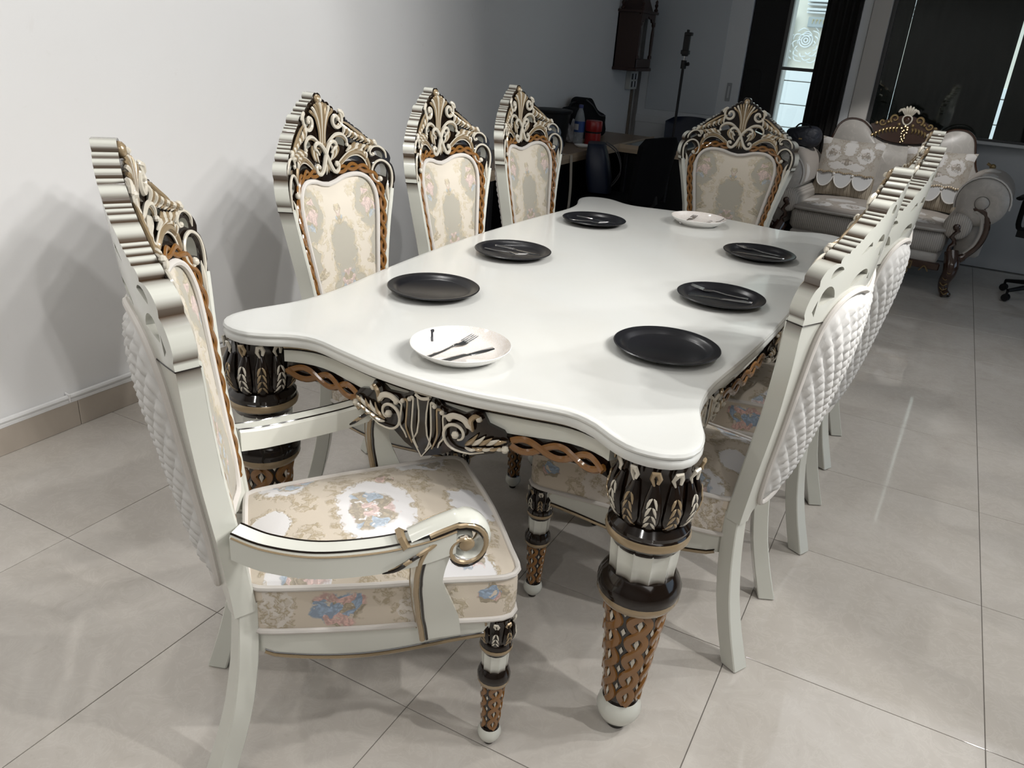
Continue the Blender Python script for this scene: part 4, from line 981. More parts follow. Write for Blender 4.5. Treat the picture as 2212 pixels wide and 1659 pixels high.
# ------------------------------------------------------------------ house across the street, seen through the glass
FAC = mat('pale_render', (.80, .76, .68), .8); FACW = mat('white_stone', (.82, .84, .86), .8); GREYP = mat('grey_plaque', (.40, .44, .46), .6); SLAT = mat('teal_shutter', (.38, .50, .52), .5); GOLD = mat('gold_letters', (.7, .6, .35), .5)
hs = thing('townhouse', 'pale rendered house with carved panel across the street beyond the narrow window', 'building', (-1.2, 9.6, 0))
wbox(MB(), -3.5, 3.5, .02, .5, -1, 6).obj('facade', [FAC], hs, False)
for k in range(7):
    wbox(MB(), -.10, 3.2, -.05, .02, -.67+.30*k, -.382+.30*k-(.165 if k == 6 else 0), 0, .006).obj('stone_course', [FACW], hs, False)
for k in range(60): wbox(MB(), -.60, -.105, -.06, -.02, -.6+.042*k, -.565+.042*k).obj('slat', [SLAT], hs, False)
mb = MB(); wbox(mb, .06, .75, -.06, .02, 1.80, 1.925, 0, .008); mb.obj('plaque', [GREYP], hs, False)
mb = MB()
for k in range(4):
    for a in range(2): mb.tube([(.12+.045*k, -.066, 1.845), (.12+.045*k, -.066, 1.895), (.14+.045*k, -.066, 1.895-.02*a)], .004, 4, 1)
mb.obj('letters', [GOLD], hs)
for k, (z0, z1, d) in enumerate(((1.965, 1.99, .05), (2.0, 2.03, .07), (2.06, 2.085, .10), (2.10, 2.20, .14))): wbox(MB(), .02, 2.5, -d, .02, z0, z1, 0, .008).obj('cornice', [FACW], hs, False)
mb = MB(); 
for r in (.025, .055, .085): mb.tube([(.075+r*math.cos(a), -.02, 1.64+r*math.sin(a)) for a in np.linspace(0, 2*PI, 28)[:-1]], .010, 6, 1, (0, 1, 0), 0, True)
for k in range(26):
    a = k*2.399; r = .09+.006*k; mb.tube(cr([(.09+r*math.cos(a), -.015, 1.58+r*math.sin(a)*.9), (.09+(r+.03)*math.cos(a+.25), -.04, 1.58+(r+.03)*math.sin(a+.25)*.9), (.09+(r+.02)*math.cos(a+.6), -.02, 1.58+(r+.02)*math.sin(a+.6)*.9)], 4), .008, 5)
mb.obj('carved_panel', [FACW], hs)
struct(MB().box((0, 8, -1.05), (30, 6, .1)).obj('road', [GREYW], smooth=False))

# ------------------------------------------------------------------ sofa
SILK = mat('silver_silk', (.42, .395, .365), .38, **{'Sheen Weight': .3}); _t = NT(SILK); _o = _t.obj(); _n = _t.noise(_o, 14, 4, .6, 1)
_t.col(_t.mix(_t.ramp(_n.outputs[0], [(.48, (0, 0, 0)), (.62, (.5,)*3)]).outputs[0], (.40, .375, .345), (.52, .49, .45)))
RIB = mat('ribbed_silk', (.42, .39, .355), .5); _t = NT(RIB); _o = _t.obj(); _w = _t.n('ShaderNodeTexWave', i_Scale=24, bands_direction='X'); _t.l(_o, _w.inputs[0]); _t.col(_t.mix(_w.outputs[0], (.33, .30, .27), (.47, .44, .40))); _t.bump(_w.outputs[0], .4, .004)
DAMASK = brocade('silver_damask', (.36, .32, .285), (.56, .54, .52), (.30, .26, .21), [(.12, -.33, .10, .07), (.34, -.36, .09, .06), (.24, -.15, .11, .07), (.45, -.2, .07, .09), (.66, -.2, .05, .1), (.66, .1, .05, .1)], [(.12, -.33, .05, .04), (.36, -.34, .05, .04)], [(.24, -.30, .04, .05), (.42, -.38, .05, .03), (.02, -.25, .05, .05), (.34, -.2, .04, .04), (.68, -.05, .06, .06)], axes=(0, 1), blue=(.44, .42, .40), pink=(.52, .46, .42))
DAMASKV = brocade('silver_damask_upright', (.37, .34, .30), (.52, .50, .48), (.29, .25, .20), [(0, .36, .05, .07), (.12, .31, .06, .06), (.06, .22, .07, .03), (.19, .40, .04, .03)], [(.12, .31, .035, .035), (0, .25, .04, .03)], [(.06, .33, .03, .05), (.17, .24, .03, .03), (.06, .40, .05, .02), (.19, .33, .03, .04)], axes=(0, 2), blue=(.44, .42, .40), pink=(.54, .48, .44), fine=1.2)
STRIPE = mat('striped_cloth', (.3, .27, .22), .6); _t = NT(STRIPE); _o = _t.obj(); _w = _t.n('ShaderNodeTexWave', i_Scale=12, bands_direction='X'); _t.l(_o, _w.inputs[0]); _t.col(_t.ramp(_w.outputs[0], [(.2, (.24, .20, .15)), (.45, (.46, .41, .33)), (.8, (.30, .26, .20))]).outputs[0])
FLAP = mat('grey_satin_flap', (.46, .46, .46), .4); EDGE = mat('white_edging', (.62, .60, .57), .6); BEADS = mat('gold_beads', (.42, .34, .24), .35, .4)
WALNUT = mat('dark_carved_walnut', (.040, .018, .011), .16, coat=.6); SGOLD = mat('antique_gold', (.26, .185, .085), .3, .5)
sf = thing('sofa', 'silver grey two-seat sofa with humped back and dark carved crest', 'sofa', (.535, 4.08, 0), math.radians(-4.5))
# back with two humps and a dip
bkR = cr([(0, .30), (.56, .30), (.60, .45), (.615, .60), (.585, .70), (.535, .78), (.505, .88), (.475, .975), (.41, 1.022), (.32, 1.018), (.255, .975), (.215, .925), (.14, .893), (.06, .882), (0, .880)], 6)
BK = resample(sym(bkR), 150); mb = MB(lambda x, y, z: (x, y+.36+.10*(z-.5), z))
mb.plate([p for p in BK], [], .0, .11, (0, 0, 0)); mb.dome(BK, (0, .66), 0, .075, 10, 0, prof=lambda q: 1-q**4, sgn=-1); so_b = mb.obj('sofa_back', [SILK], sf, angle=60)
mb = MB(lambda x, y, z: (x, y+.36+.10*(z-.5), z)); mb.tube([(x, -.004, z) for x, z in BK if z > .62], .008, 6, 1, (0, 1, 0)); mb.obj('piping', [WALNUT], so_b)
# carved crest between the humps
mb = MB(lambda x, y, z: (x, y+.345+.10*(z-.5), z)); lens = sym(cr([(0, .888), (.07, .892), (.14, .905), (.20, .938), (.235, .985), (.245, 1.005)], 5)+cr([(.20, 1.02), (.14, 1.045), (.08, 1.07), (.03, 1.085), (0, 1.09)], 4))
mb.plate(lens, [], -.02, .05, (0, 0, 0)); crst = mb.obj('carved_crest', [WALNUT], sf, angle=40)
mb = MB(lambda x, y, z: (x, y+.325+.10*(z-.5), z))
for k in range(-3, 4): mb.tube(cr([(k*.008, 0, 1.09), (k*.017, -.012, 1.125), (k*.024, -.006, 1.158-.006*k*k)], 4), [.004, .006, .008, .009, .010, .010, .009, .007, .003], 6, .7)
mb.obj('shell', [CREAM], crst)
mb = MB(lambda x, y, z: (x, y+.325+.10*(z-.5), z)); mb.tube([(.032*math.sin(a)*(1+.2*math.cos(a)), -.006, 1.055+.034*math.cos(a)) for a in np.linspace(0, 2*PI, 22)[:-1]], .006, 6, 1, (0, 1, 0), 0, True); mb.ball((0, -.002, 1.053), .026, 10, 1, (1, .4, 1.1)); mb.obj('cartouche', [CREAM, WALNUT], crst)
mb = MB(lambda x, y, z: (x, y+.325+.10*(z-.5), z))
for sg in (-1, 1):
    mb.tube([(sg*x, -.004, z) for x, z in spiral(.085, 1.058, .032, .008, -60, 330, 24)], [.009]*10+[.007]*14, 6)
    mb.tube([(sg*x, -.004, z) for x, z in spiral(.165, 1.026, .026, .006, 190, 560, 22)], .007, 6)
    mb.ball((sg*.205, -.004, 1.015), .014, 8); mb.ball((sg*.048, -.006, 1.02), .014, 8); mb.ball((sg*.125, -.006, 1.03), .012, 8)
    for k in range(8):
        u = .045+.023*k; z = 1.005-.0022*k*k*.6; mb.tube(cr([(sg*u, -.002, z), (sg*(u+.012), -.014, z-.018), (sg*(u+.006), -.004, z-.042)], 4), [.003, .006, .0085, .009, .008, .007, .006, .004, .002], 6, .8)
for k in range(16): mb.ball((.026*math.sin(k*2.4)*(1-k/22), -.008, 1.01-.0075*k), .0115-.0003*k, 7)
mb.obj('gilt_carving', [SGOLD], crst)
# seat
mb = MB(); wbox(mb, -.515, .515, -.44, .34, .275, .425, 0, .03); mb.obj('seat_front', [RIB], sf, angle=50)
mb = MB(); so2 = resample([(-.51, .33), (-.52, -.40), (-.49, -.455), (0, -.475), (.49, -.455), (.52, -.40), (.51, .33)], 70); 
V = [(x, y, z) for z in (.425, .45) for x, y in so2]; n_ = len(so2); mb.add(V, [(i, (i+1) % n_, n_+(i+1) % n_, n_+i) for i in range(n_)]); mb.dome(so2, (0, -.1), .45, .035, 8, 0, 'xy', prof=lambda q: 1-q**4); st = mb.obj('seat_cushion', [DAMASK], sf, angle=60)
mb = MB(); mb.tube([(x, y, .437) for x, y in so2 if y < .3], .008, 6, 1, (0, 0, 1)); mb.obj('piping', [SILK], st)
mb = MB(); wbox(mb, -.50, .50, -.425, .34, .20, .275, 0, .012); mb.obj('base_band', [SILK], sf, angle=50)
ap = wbox(MB(), -.53, .53, -.445, -.405, .165, .215, 0, .006).obj('apron', [WALNUT], sf, False)
for k in range(9):
    x = -.44+.11*k; mb = MB()
    if k % 2:
        for u in (-.026, -.012, .012, .026): mb.tube([(x+u, -.446, .205), (x+u, -.447, .150)], .0045, 5)
        mb.tube([(x-.027, -.446, .199), (x+.027, -.446, .199)], .003, 5); mb.tube([(x-.027, -.446, .156), (x+.027, -.446, .156)], .003, 5); mb.tube([(x, -.446, .200), (x, -.446, .140)], .003, 5)
        mb.tube([(x+.013*math.cos(a), -.446, .132+.013*math.sin(a)) for a in np.linspace(0, 2*PI, 12)[:-1]], .0035, 5, 1, (0, 1, 0), 0, True); mb.ball((x, -.447, .176), .006, 6)
    else: mb.tube(cr([(x-.028, -.447, .150), (x, -.450, .185), (x+.028, -.447, .150)], 5), .0045, 5)
    mb.obj('gilt_motif', [SGOLD], ap)
for sg in (-1, 1):
    # rolled arm
    mb = MB(); A = [(-.30+.01, -.40)]
    prof = [(.10, -.385), (.142, -.378), (.155, -.36), (.158, -.2), (.155, .1), (.15, .34), (.10, .36)]
    c = (sg*.665, 0, .640); mb.lathe([(r, y) for r, y in prof], 30, 0, c, axis=1); mb.v = [(v[0], -v[1]+2*c[1], v[2]) if False else v for v in mb.v]
    V = []; arm = mb
    wbox(arm, min(sg*.575, sg*.735), max(sg*.575, sg*.735), -.33, .36, .27, .66, 0, .02)
    ao = arm.obj('arm', [SILK], sf, angle=50)
    # pleated front disc with a button
    mb = MB(); R_ = 36; V = []; F = []
    for k, (r, d) in enumerate(((.152, -.372), (.13, -.392), (.09, -.402), (.045, -.398))):
        for i in range(R_):
            a = 2*PI*i/R_; V.append((c[0]+r*math.cos(a), d-(.004 if i % 2 else -.001)*(1 if k in (1, 2) else 0), c[2]+r*math.sin(a)))
    for k in range(3):
        for i in range(R_): F.append((k*R_+i, k*R_+(i+1) % R_, (k+1)*R_+(i+1) % R_, (k+1)*R_+i))
    mb.add(V, F); mb.obj('pleated_disc', [SILK], ao, angle=60)
    mb = MB(); mb.ball((c[0], -.398, c[2]), .042, 14, 0, (1, .55, 1)); mb.obj('button', [SILK], ao)
    # damask cover draped over the arm
    mb = MB(); V = []; F = []; na = 18; ny = 10
    for j in range(ny):
        y = -.345+.62*j/(ny-1)
        for i in range(na):
            a = PI*(-.10+1.15*i/(na-1)); a = a if sg > 0 else a
            V.append((c[0]-sg*.1635*math.cos(a)*1.0, y, c[2]+.1635*math.sin(a)-.02*max(0, -math.sin(a))))
    for j in range(ny-1):
        for i in range(na-1): F.append((j*na+i, j*na+i+1, (j+1)*na+i+1, (j+1)*na+i))
    b = len(V); V += [(c[0]+(v[0]-c[0])*.97, v[1], c[2]+(v[2]-c[2])*.97) for v in V]; F += [tuple(q+b for q in f) for f in F]
    mb.add(V, F); cv = mb.obj('arm_cover', [DAMASK], ao, angle=70)
    mb = MB(); mb.tube([V[i] for i in range(na)], .006, 6, 1, (0, 1, 0)); mb.obj('edging', [EDGE], cv)
    # small bolster
    mb = MB(); cb_ = (sg*.565, 0, .470); mb.lathe([(.03, -.435), (.07, -.432), (.085, -.415), (.088, -.38), (.084, .0), (.08, .30)], 26, 0, cb_, axis=1); bo = mb.obj('bolster', [RIB], sf, angle=50)
    mb = MB(); mb.ball((cb_[0], -.437, cb_[2]), .024, 10, 0, (1, .5, 1)); mb.tube([(cb_[0]+.014*math.sin(k*1.7), -.437+.02*(k/9), cb_[2]-.022*k) for k in range(10)], [.012+.006*(k % 2) for k in range(10)], 7); mb.obj('tassel', [WALNUT], bo)
    # carved bracket and cabriole leg
    mb = MB(); Pq = cr([(sg*.615, -.385, .555), (sg*.635, -.390, .590), (sg*.672, -.392, .598), (sg*.715, -.390, .56), (sg*.735, -.385, .47), (sg*.715, -.385, .37), (sg*.655, -.390, .285), (sg*.605, -.40, .235)], 6); k = len(Pq)
    mb.tube(Pq, [.010]*6+[.020]*(k-12)+[.026]*6, 8, .8, (0, 1, 0), 0); br = mb.obj('arm_bracket', [WALNUT], sf)
    mb = MB(); mb.tube([(p[0]-sg*.028, p[1]-.004, p[2]-.012) for p in Pq[10:-8]], .012, 6, .8, (0, 1, 0), 0); mb.obj('inlay', [SILK], br)
    mb = MB(); L_ = cr([(sg*.575, -.395, .30), (sg*.595, -.425, .235), (sg*.600, -.440, .17), (sg*.585, -.425, .10), (sg*.590, -.425, .05), (sg*.612, -.445, .018), (sg*.622, -.455, .006)], 6); k = len(L_)
    mb.tube(L_, [float(np.interp(i/(k-1), [0, .2, .5, .75, .9, 1], [.045, .050, .036, .030, .036, .030])) for i in range(k)], 10, 1, (0, 1, 0), 0)
    mb.v = [(x, y, max(z, .002)) for x, y, z in mb.v]
    lg = mb.obj('leg', [WALNUT], sf)
    mb = MB()
    for q in range(7):
        p = L_[4+4*q]; mb.tube(cr([(p[0]-.022, p[1]-.028, p[2]+.014), (p[0], p[1]-.044, p[2]), (p[0]+.022, p[1]-.028, p[2]+.014)], 4), .0035, 5)
    mb.obj('gilt_carving', [SGOLD], lg)
    mb = MB(); mb.tube([(sg*.56, .33, .26), (sg*.57, .36, .12), (sg*.58, .41, .003)], [.03, .026, .022], 8); mb.obj('leg', [WALNUT], sf)
    mb = MB(); mb.ball((sg*.64, .40, .80), .022, 10); mb.tube([(sg*.60, .40, .82), (sg*.62, .40, .81), (sg*.64, .40, .80)], .01, 6); mb.obj('finial', [SGOLD], sf)
# cushions
def cushion(x, y, z, rz, tilt, label):
    o = thing('scatter_cushion', label, 'cushion', (x, y, z), 0, 'scatter cushions on the sofa'); o.rotation_euler = (math.radians(tilt), 0, math.radians(rz))
    S = [(.215, .0), (.205, .20), (.232, .42)]
    def shp(u, v):    # u,v in -1..1
        px = .212*u*(1+.10*abs(v)**3*abs(u)**2); pz = .21+.205*v*(1+.07*abs(u)**3); th = .070*(1-abs(u)**2.4)**.6*(1-abs(v)**2.4)**.6; return px, pz, th
    N = 16
    for nm, v0, v1, m_ in (('brocade_top', -.22, 1, DAMASKV), ('striped_base', -1, -.22, STRIPE)):
        mb = MB(); V = []; F = []
        for s_ in (-1, 1):
            b = len(V)
            for j in range(N+1):
                for i in range(N+1):
                    px, pz, th = shp(-1+2*i/N, v0+(v1-v0)*j/N); V.append((px, s_*th, pz))
            for j in range(N):
                for i in range(N):
                    f = (b+j*(N+1)+i, b+j*(N+1)+i+1, b+(j+1)*(N+1)+i+1, b+(j+1)*(N+1)+i); F.append(f if s_ < 0 else f[::-1])
        mb.add(V, F); mb.obj(nm, [m_], o, angle=70)
    for k in range(3):
        mb = MB(); cx = -.135+.135*k; V = [(cx, -.071, .155)]; na = 14
        arc_ = [(cx+.066*math.cos(a), .158+.098*math.sin(a)) for a in np.linspace(PI, 2*PI, na)]
        P2 = [(cx-.066, .168)]+arc_+[(cx+.066, .168)]
        yy = lambda px: -.074*(1-abs(px/.215)**2.4)**.6-.004
        mb.plate([(p[0], p[1]) for p in P2], [], -.002, .002, (0, 0, 0)); mb.v = [(v[0], v[1]+yy(v[0]), v[2]) for v in mb.v]; fp = mb.obj('scalloped_flap', [FLAP], o)
        mb = MB(); mb.tube([(p[0], yy(p[0])-.001, p[1]) for p in arc_], .0045, 6, 1, (0, 1, 0)); mb.obj('edging', [EDGE], fp)
    mb = MB()
    for k in range(27):
        px = -.20+.40*k/26; mb.ball((px, -.074*(1-abs(px/.215)**2.4)**.6-.006, .168+.004*math.sin(k*1.3)), .0085, 6)
    mb.obj('bead_trim', [BEADS], o); mb = MB()
    for k in (-1, 1): mb.ball((.0675*k, -.082, .155), .011, 8)
    mb.obj('buttons', [EDGE], o)
    return o
cushion(.245, 4.18, .475, -6, -12, 'damask cushion with scalloped flaps at the end of sofa nearer the narrow bright window')
cushion(.850, 4.15, .475, -3, -12, 'damask cushion with scalloped flaps at the end of sofa half hidden by the chair crests')

# ------------------------------------------------------------------ office corner
HANDLE = mat('satin_handle', (.42, .43, .44), .35, .6); WOODL = mat('pale_wood_edge', (.36, .28, .20), .5); DESKT = mat('desk_laminate', (.22, .16, .11), .4); BLACKM = mat('black_plastic', (.006, .006, .007), .5, spec=.25); MESHB = mat('black_mesh_cloth', (.004, .004, .005), .9, spec=.1); NAVY = mat('navy_leatherette', (.006, .011, .028), .42, spec=.35); CHROME = mat('chrome', (.7, .7, .7), .12, 1)
CLOTHB = mat('black_bag_cloth', (.006, .0065, .008), .85, spec=.2); GREYC = mat('grey_strap', (.06, .06, .065), .7); REDM = mat('red_enamel', (.24, .012, .012), .3); BEIGE = mat('beige_strap', (.42, .37, .31), .7); PLW = mat('white_plastic_film', (.50, .50, .53), .4); DESKG = mat('bluish_glass_top', (.10, .14, .15), .12)
def desk(name, x0, x1, y0, y1, label, top, legs):
    t = thing(name, label, 'desk', ((x0+x1)/2, (y0+y1)/2, 0)); w_, d_ = (x1-x0), (y1-y0)
    wbox(MB(), -w_/2, w_/2, -d_/2, d_/2, .712, .750, 0, .003).obj('desk_top', [top], t, False)
    e = MB()
    for a, b in (((-w_/2-.002, -d_/2-.003, .7315), (w_/2+.002, -d_/2-.003, .7315)), ((w_/2+.003, -d_/2, .7315), (w_/2+.003, d_/2, .7315))): e.bar(a, b, .006, .040)
    e.obj('edge_strip', [WOODL], t, False)
    for lx, ly, sx, sy in legs: wbox(MB(), lx-sx/2, lx+sx/2, ly-sy/2, ly+sy/2, .004, .712, 0, .003).obj('side_panel', [BLACKM], t, False)
    return t
dk = desk('office_desk', XL+.03, -1.245, 1.35, 4.05, 'wood-edged office desk along the white wall, crowded with bags and a bottle', DESKT, [(0, -1.30, .42, .03), (0, 1.30, .42, .03), (-.20, 0, .02, 2.5)])
wbox(MB(), .0, .21, -.95, -.55, .06, .70, 0, .004).obj('drawer_unit', [BLACKM], dk, False)
desk('glass_topped_desk', -1.235, -.35, 3.26, 4.02, 'low dark desk with bluish glass top before the sliding white door', DESKG, [(-.40, 0, .03, .70), (.40, 0, .03, .70), (0, -.30, .80, .02)])
def office_chair(x, y, rz, label, m_back, h=.92, w_=.44, arms=True, tall=.42):
    o = thing('office_chair', label, 'chair', (x, y, 0), math.radians(rz), 'swivel office chairs')
    mb = MB(); N, K = 14, 10; V = []; F = []
    for s_ in (0, 1):
        for j in range(K+1):
            for i in range(N+1):
                u = -1+2*i/N; v = j/K; ww = w_/2*(1-.10*(1-v))*(1-.0*v); q = 1-max(0, abs(v-.5)*2-.78)/.22; ww *= .72+.28*math.sqrt(max(0, 1-(1-min(1, q))**2))
                V.append((u*ww, -.20-.06*v+.06*u*u+s_*.035*(-1), h-tall+tall*v+.012*(1-u*u)))
    M_ = (N+1)*(K+1)
    for j in range(K):
        for i in range(N):
            a = j*(N+1)+i; F += [(a, a+N+1, a+N+2, a+1), (M_+a, M_+a+1, M_+a+N+2, M_+a+N+1)]
    rim = [i for i in range(N+1)]+[(j+1)*(N+1)+N for j in range(K)]+[K*(N+1)+N-1-i for i in range(N)]+[(K-1-j)*(N+1) for j in range(K-1)]
    for i in range(len(rim)): a, b = rim[i], rim[(i+1) % len(rim)]; F.append((a, b, M_+b, M_+a))
    mb.add(V, F); mb.obj('backrest', [m_back], o, angle=50)
    mb = MB(); so_ = resample([(.22, -.20), (.24, .05), (.22, .23), (.12, .26), (-.12, .26), (-.22, .23), (-.24, .05), (-.22, -.20)], 48); mb.plate(so_[::1], [], .43, .475, (0, 0, 0), plane='xy'); mb.dome(so_, (0, .03), .475, .03, 5, 0, 'xy'); mb.obj('seat', [m_back], o, angle=50)
    mb = MB(); mb.tube([(0, -.22, .60), (0, -.24, .50), (0, -.15, .42), (0, 0, .41)], .022, 8, .6); mb.obj('back_bracket', [BLACKM], o)
    mb = MB(); mb.lathe([(.028, .10), (.028, .30), (.018, .30), (.018, .43)], 12); mb.obj('gas_column', [BLACKM], o)
    bs = MB()
    for k in range(5):
        a = 2*PI*k/5+.35; bs.tube([(0, 0, .11), (.12*math.cos(a), .12*math.sin(a), .105), (.27*math.cos(a), .27*math.sin(a), .075)], [.026, .022, .015], 8, .8, (0, 0, 1))
    bs = bs.obj('star_base', [CHROME if not arms else BLACKM], o)
    for k in range(5):
        a = 2*PI*k/5+.35; mb = MB()
        for q in (-1, 1): mb.lathe([(.0, -.009), (.024, -.008), (.026, 0), (.024, .008), (0, .009)], 12, 0, (.27*math.cos(a), .27*math.sin(a)+q*.014, .0275), axis=1)
        mb.tube([(.27*math.cos(a), .27*math.sin(a), .03), (.27*math.cos(a), .27*math.sin(a), .075)], .009, 6); mb.obj('castor', [BLACKM], bs)
    if arms:
        for sg in (-1, 1):
            mb = MB(); mb.tube(cr([(sg*.20, .02, .44), (sg*.275, .02, .46), (sg*.285, .02, .58), (sg*.285, .03, .655)], 5), .018, 8, .7, (0, 1, 0)); mb.tube([(sg*.285, -.12, .665), (sg*.285, .0, .672), (sg*.285, .14, .665)], [.024, .030, .024], 8, .5, (0, 0, 1)); mb.obj('armrest', [BLACKM], o)
    return o
office_chair(-.93, 2.62, 78, 'black mesh swivel chair pulled out from the wood-edged office desk, bag on its seat', MESHB, .905, .44, False)
office_chair(-1.06, 4.36, 188, 'dark blue padded swivel chair behind the glass topped desk', NAVY, .885, .46, False, .36)
office_chair(1.70, 3.95, -20, 'black high-backed swivel chair at the picture edge, beside the sofa arm', BLACKM, 1.38, .50, True, .86)
QBAG = mat('dark_quilted_cloth', (.012, .014, .022), .6); _t = NT(QBAG); _v = _t.n('ShaderNodeTexVoronoi', i_Scale=22, feature='DISTANCE_TO_EDGE'); _t.l(_t.obj(), _v.inputs['Vector']); _t.bump(_v.outputs[0], .8, .01)
hb = thing('handbag', 'dark quilted soft bag resting on the sofa arm beneath the narrow bright window', 'bag', (-.115, 4.25, .802), math.radians(-6)); mb = MB(); mb.ball((0, 0, .075), 1, 24); mb.v = [(math.copysign(abs(x)**.7, x)*.135, math.copysign(abs(y)**.8, y)*.085, .075+math.copysign(abs(z-.075)**.75, z-.075)*.075*(1+.15*math.sin(x*3))) for x, y, z in mb.v]; mb.obj('bag_body', [QBAG], hb)
mb = MB(); mb.tube(cr([(-.06, -.05, .135), (-.03, -.055, .165), (.03, -.055, .165), (.06, -.05, .135)], 6), .006, 6); mb.obj('handle', [CLOTHB], hb); mb = MB(); mb.tube([(-.012, -.088, .06), (.012, -.088, .06)], .006, 6); mb.obj('clasp', [SGOLD], hb)
# backpack on the chair
bp = thing('backpack', 'dark navy backpack with grey seams leaning on the black mesh chair', 'bag', (-1.10, 2.60, .506), math.radians(20))
mb = MB(); V = []; F = []; N = 12; K = 10
for j in range(K+1):
    v = j/K; r = math.sin(PI*min(.90, .30+.62*v))**.35
    for i in range(N*2):
        a = 2*PI*i/(N*2); V.append((.085*r*abs(math.cos(a))**.45*math.copysign(1, math.cos(a))-.05*v, .145*r*abs(math.sin(a))**.7*math.copysign(1, math.sin(a)), .02+.30*v))
for j in range(K):
    for i in range(N*2): F.append((j*N*2+i, j*N*2+(i+1) % (N*2), (j+1)*N*2+(i+1) % (N*2), (j+1)*N*2+i))
F += [tuple(range(N*2-1, -1, -1)), tuple(K*N*2+i for i in range(N*2))]; mb.add(V, F); mb.obj('bag_body', [NAVY], bp, angle=70)
for sg in (-1, 1): mb = MB(); mb.tube(cr([(.07, sg*.05, .05), (.125, sg*.085, .15), (.09, sg*.075, .27), (.01, sg*.045, .325)], 6), .006, 6, .6, (1, 0, 0)); mb.obj('strap', [GREYC], bp)
# things on the desk
bn = thing('black_bin', 'black open-topped plastic bin on the desk behind the third dining chair', 'bin', (-1.56, 2.74, .7505)); mb = MB(); mb.lathe([(0, .0), (.105, .0), (.128, .215), (.136, .22), (.136, .235), (.126, .235), (.122, .21), (.10, .01), (0, .01)], 26, closed=True); mb.obj('body', [BLACKM], bn); mb = MB(); mb.lathe([(.134, .222), (.141, .226), (.141, .236), (.134, .238)], 26); mb.obj('rim', [BLACKM], bn)
PET = bpy.data.materials.new('clear_bottle'); PET.use_nodes = True; _nt = PET.node_tree; _nt.nodes.clear(); _out = _nt.nodes.new('ShaderNodeOutputMaterial'); _mx = _nt.nodes.new('ShaderNodeMixShader'); _tr = _nt.nodes.new('ShaderNodeBsdfTransparent'); _gl = _nt.nodes.new('ShaderNodeBsdfPrincipled'); _mx.inputs[0].default_value = .45; _gl.inputs['Base Color'].default_value = (.4, .43, .46, 1); _gl.inputs['Roughness'].default_value = .08; _nt.links.new(_tr.outputs[0], _mx.inputs[1]); _nt.links.new(_gl.outputs[0], _mx.inputs[2]); _nt.links.new(_mx.outputs[0], _out.inputs[0])
LBL = mat('blue_label', (.02, .06, .22), .4); BLUECAP = mat('blue_cap', (.02, .03, .15), .4)
bt = thing('water_bottle', 'clear plastic water bottle with blue label and cap on the cluttered desk', 'bottle', (-1.455, 2.985, .7505)); mb = MB(); mb.lathe([(0, .006), (.022, .0), (.034, .006), (.036, .02), (.035, .06), (.0365, .075), (.036, .16), (.034, .178), (.024, .215), (.0145, .238), (.0135, .248)], 24); mb.obj('bottle_body', [PET], bt)
mb = MB(); mb.lathe([(.0372, .085), (.0372, .158)], 24, closed=True); lb_ = mb.obj('label_sleeve', [LBL], bt); mb = MB(); mb.lathe([(.0375, .10), (.0375, .14)], 24, closed=True); mb.f = mb.f[14:19]; mb.m = mb.m[14:19]; mb.obj('printed_patch', [PLW], lb_)
mb = MB(); mb.lathe([(.0155, .246), (.016, .262), (.014, .268)], 18); mb.obj('cap', [BLUECAP], bt)
rd = thing('red_flask', 'red food flask with a dark middle band beside the water bottle', 'flask', (-1.375, 3.06, .7505)); mb = MB(); mb.lathe([(0, 0), (.056, 0), (.058, .004), (.056, .082), (.0, .082)], 26); mb.obj('flask_base', [REDM], rd); mb = MB(); mb.lathe([(.054, .082), (.054, .094)], 26); mb.obj('band', [BLACKM], rd); mb = MB(); mb.lathe([(.058, .094), (.061, .10), (.061, .158), (.056, .166), (0, .166)], 26); mb.obj('lid', [REDM], rd)
ds = thing('white_dish', 'small white dish at the desk edge before the water bottle', 'dish', (-1.36, 2.86, .7505)); mb = MB(); mb.lathe([(0, 0), (.045, 0), (.060, .012), (.062, .016), (.056, .014), (.04, .005), (0, .005)], 24, closed=True); mb.obj('bowl', [PORCW], ds)
rnd = random.Random(3); mb = MB(); mb.ball((0, 0, 0), 1, 22); mb.v = [(v[0]*.060*(1+.16*math.sin(v[2]*9+v[1]*7)+.12*math.sin(v[0]*11)), v[1]*.062*(1+.18*math.sin(v[0]*8+v[2]*6)), (v[2]+.92)*.070*(1+.25*math.sin(v[0]*6+v[1]*5))) for v in mb.v]; mb.v = [(x, y, max(0, z)) for x, y, z in mb.v]
tag(mb.obj('plastic_bag', [PLW], None, True, 25, (-1.535, 3.03, .7505)), 'crumpled white plastic bag between the black bin and the bottle', 'bag')
lb2 = thing('laptop_bag', 'black soft bag with a stiff handle standing against the white wall on the desk', 'bag', (-1.615, 3.36, .7505)); mb = MB(); ol = cr([(-.24, 0), (.36, 0), (.38, .10), (.36, .155), (.20, .20), (.06, .285), (-.06, .28), (-.10, .23), (-.22, .22), (-.26, .16)], 4, True); mb.plate(ol, [], -.055, .055, (0, 0, 0), plane='yz'); mb.dome([(p[0], p[1]) for p in ol], (.05, .12), .055, .02, 5, plane='xz'); nb = 0
mb2 = MB(); mb2.plate(ol, [], -.055, .055, (0, 0, 0), plane='yz'); mb2.obj('bag_body', [CLOTHB], lb2, angle=50)
mb = MB(); mb.tube(cr([(.0, -.21, .21), (.0, -.20, .25), (.0, -.10, .258), (.0, -.05, .24)], 6), .008, 6); mb.obj('handle', [BLACKM], lb2)
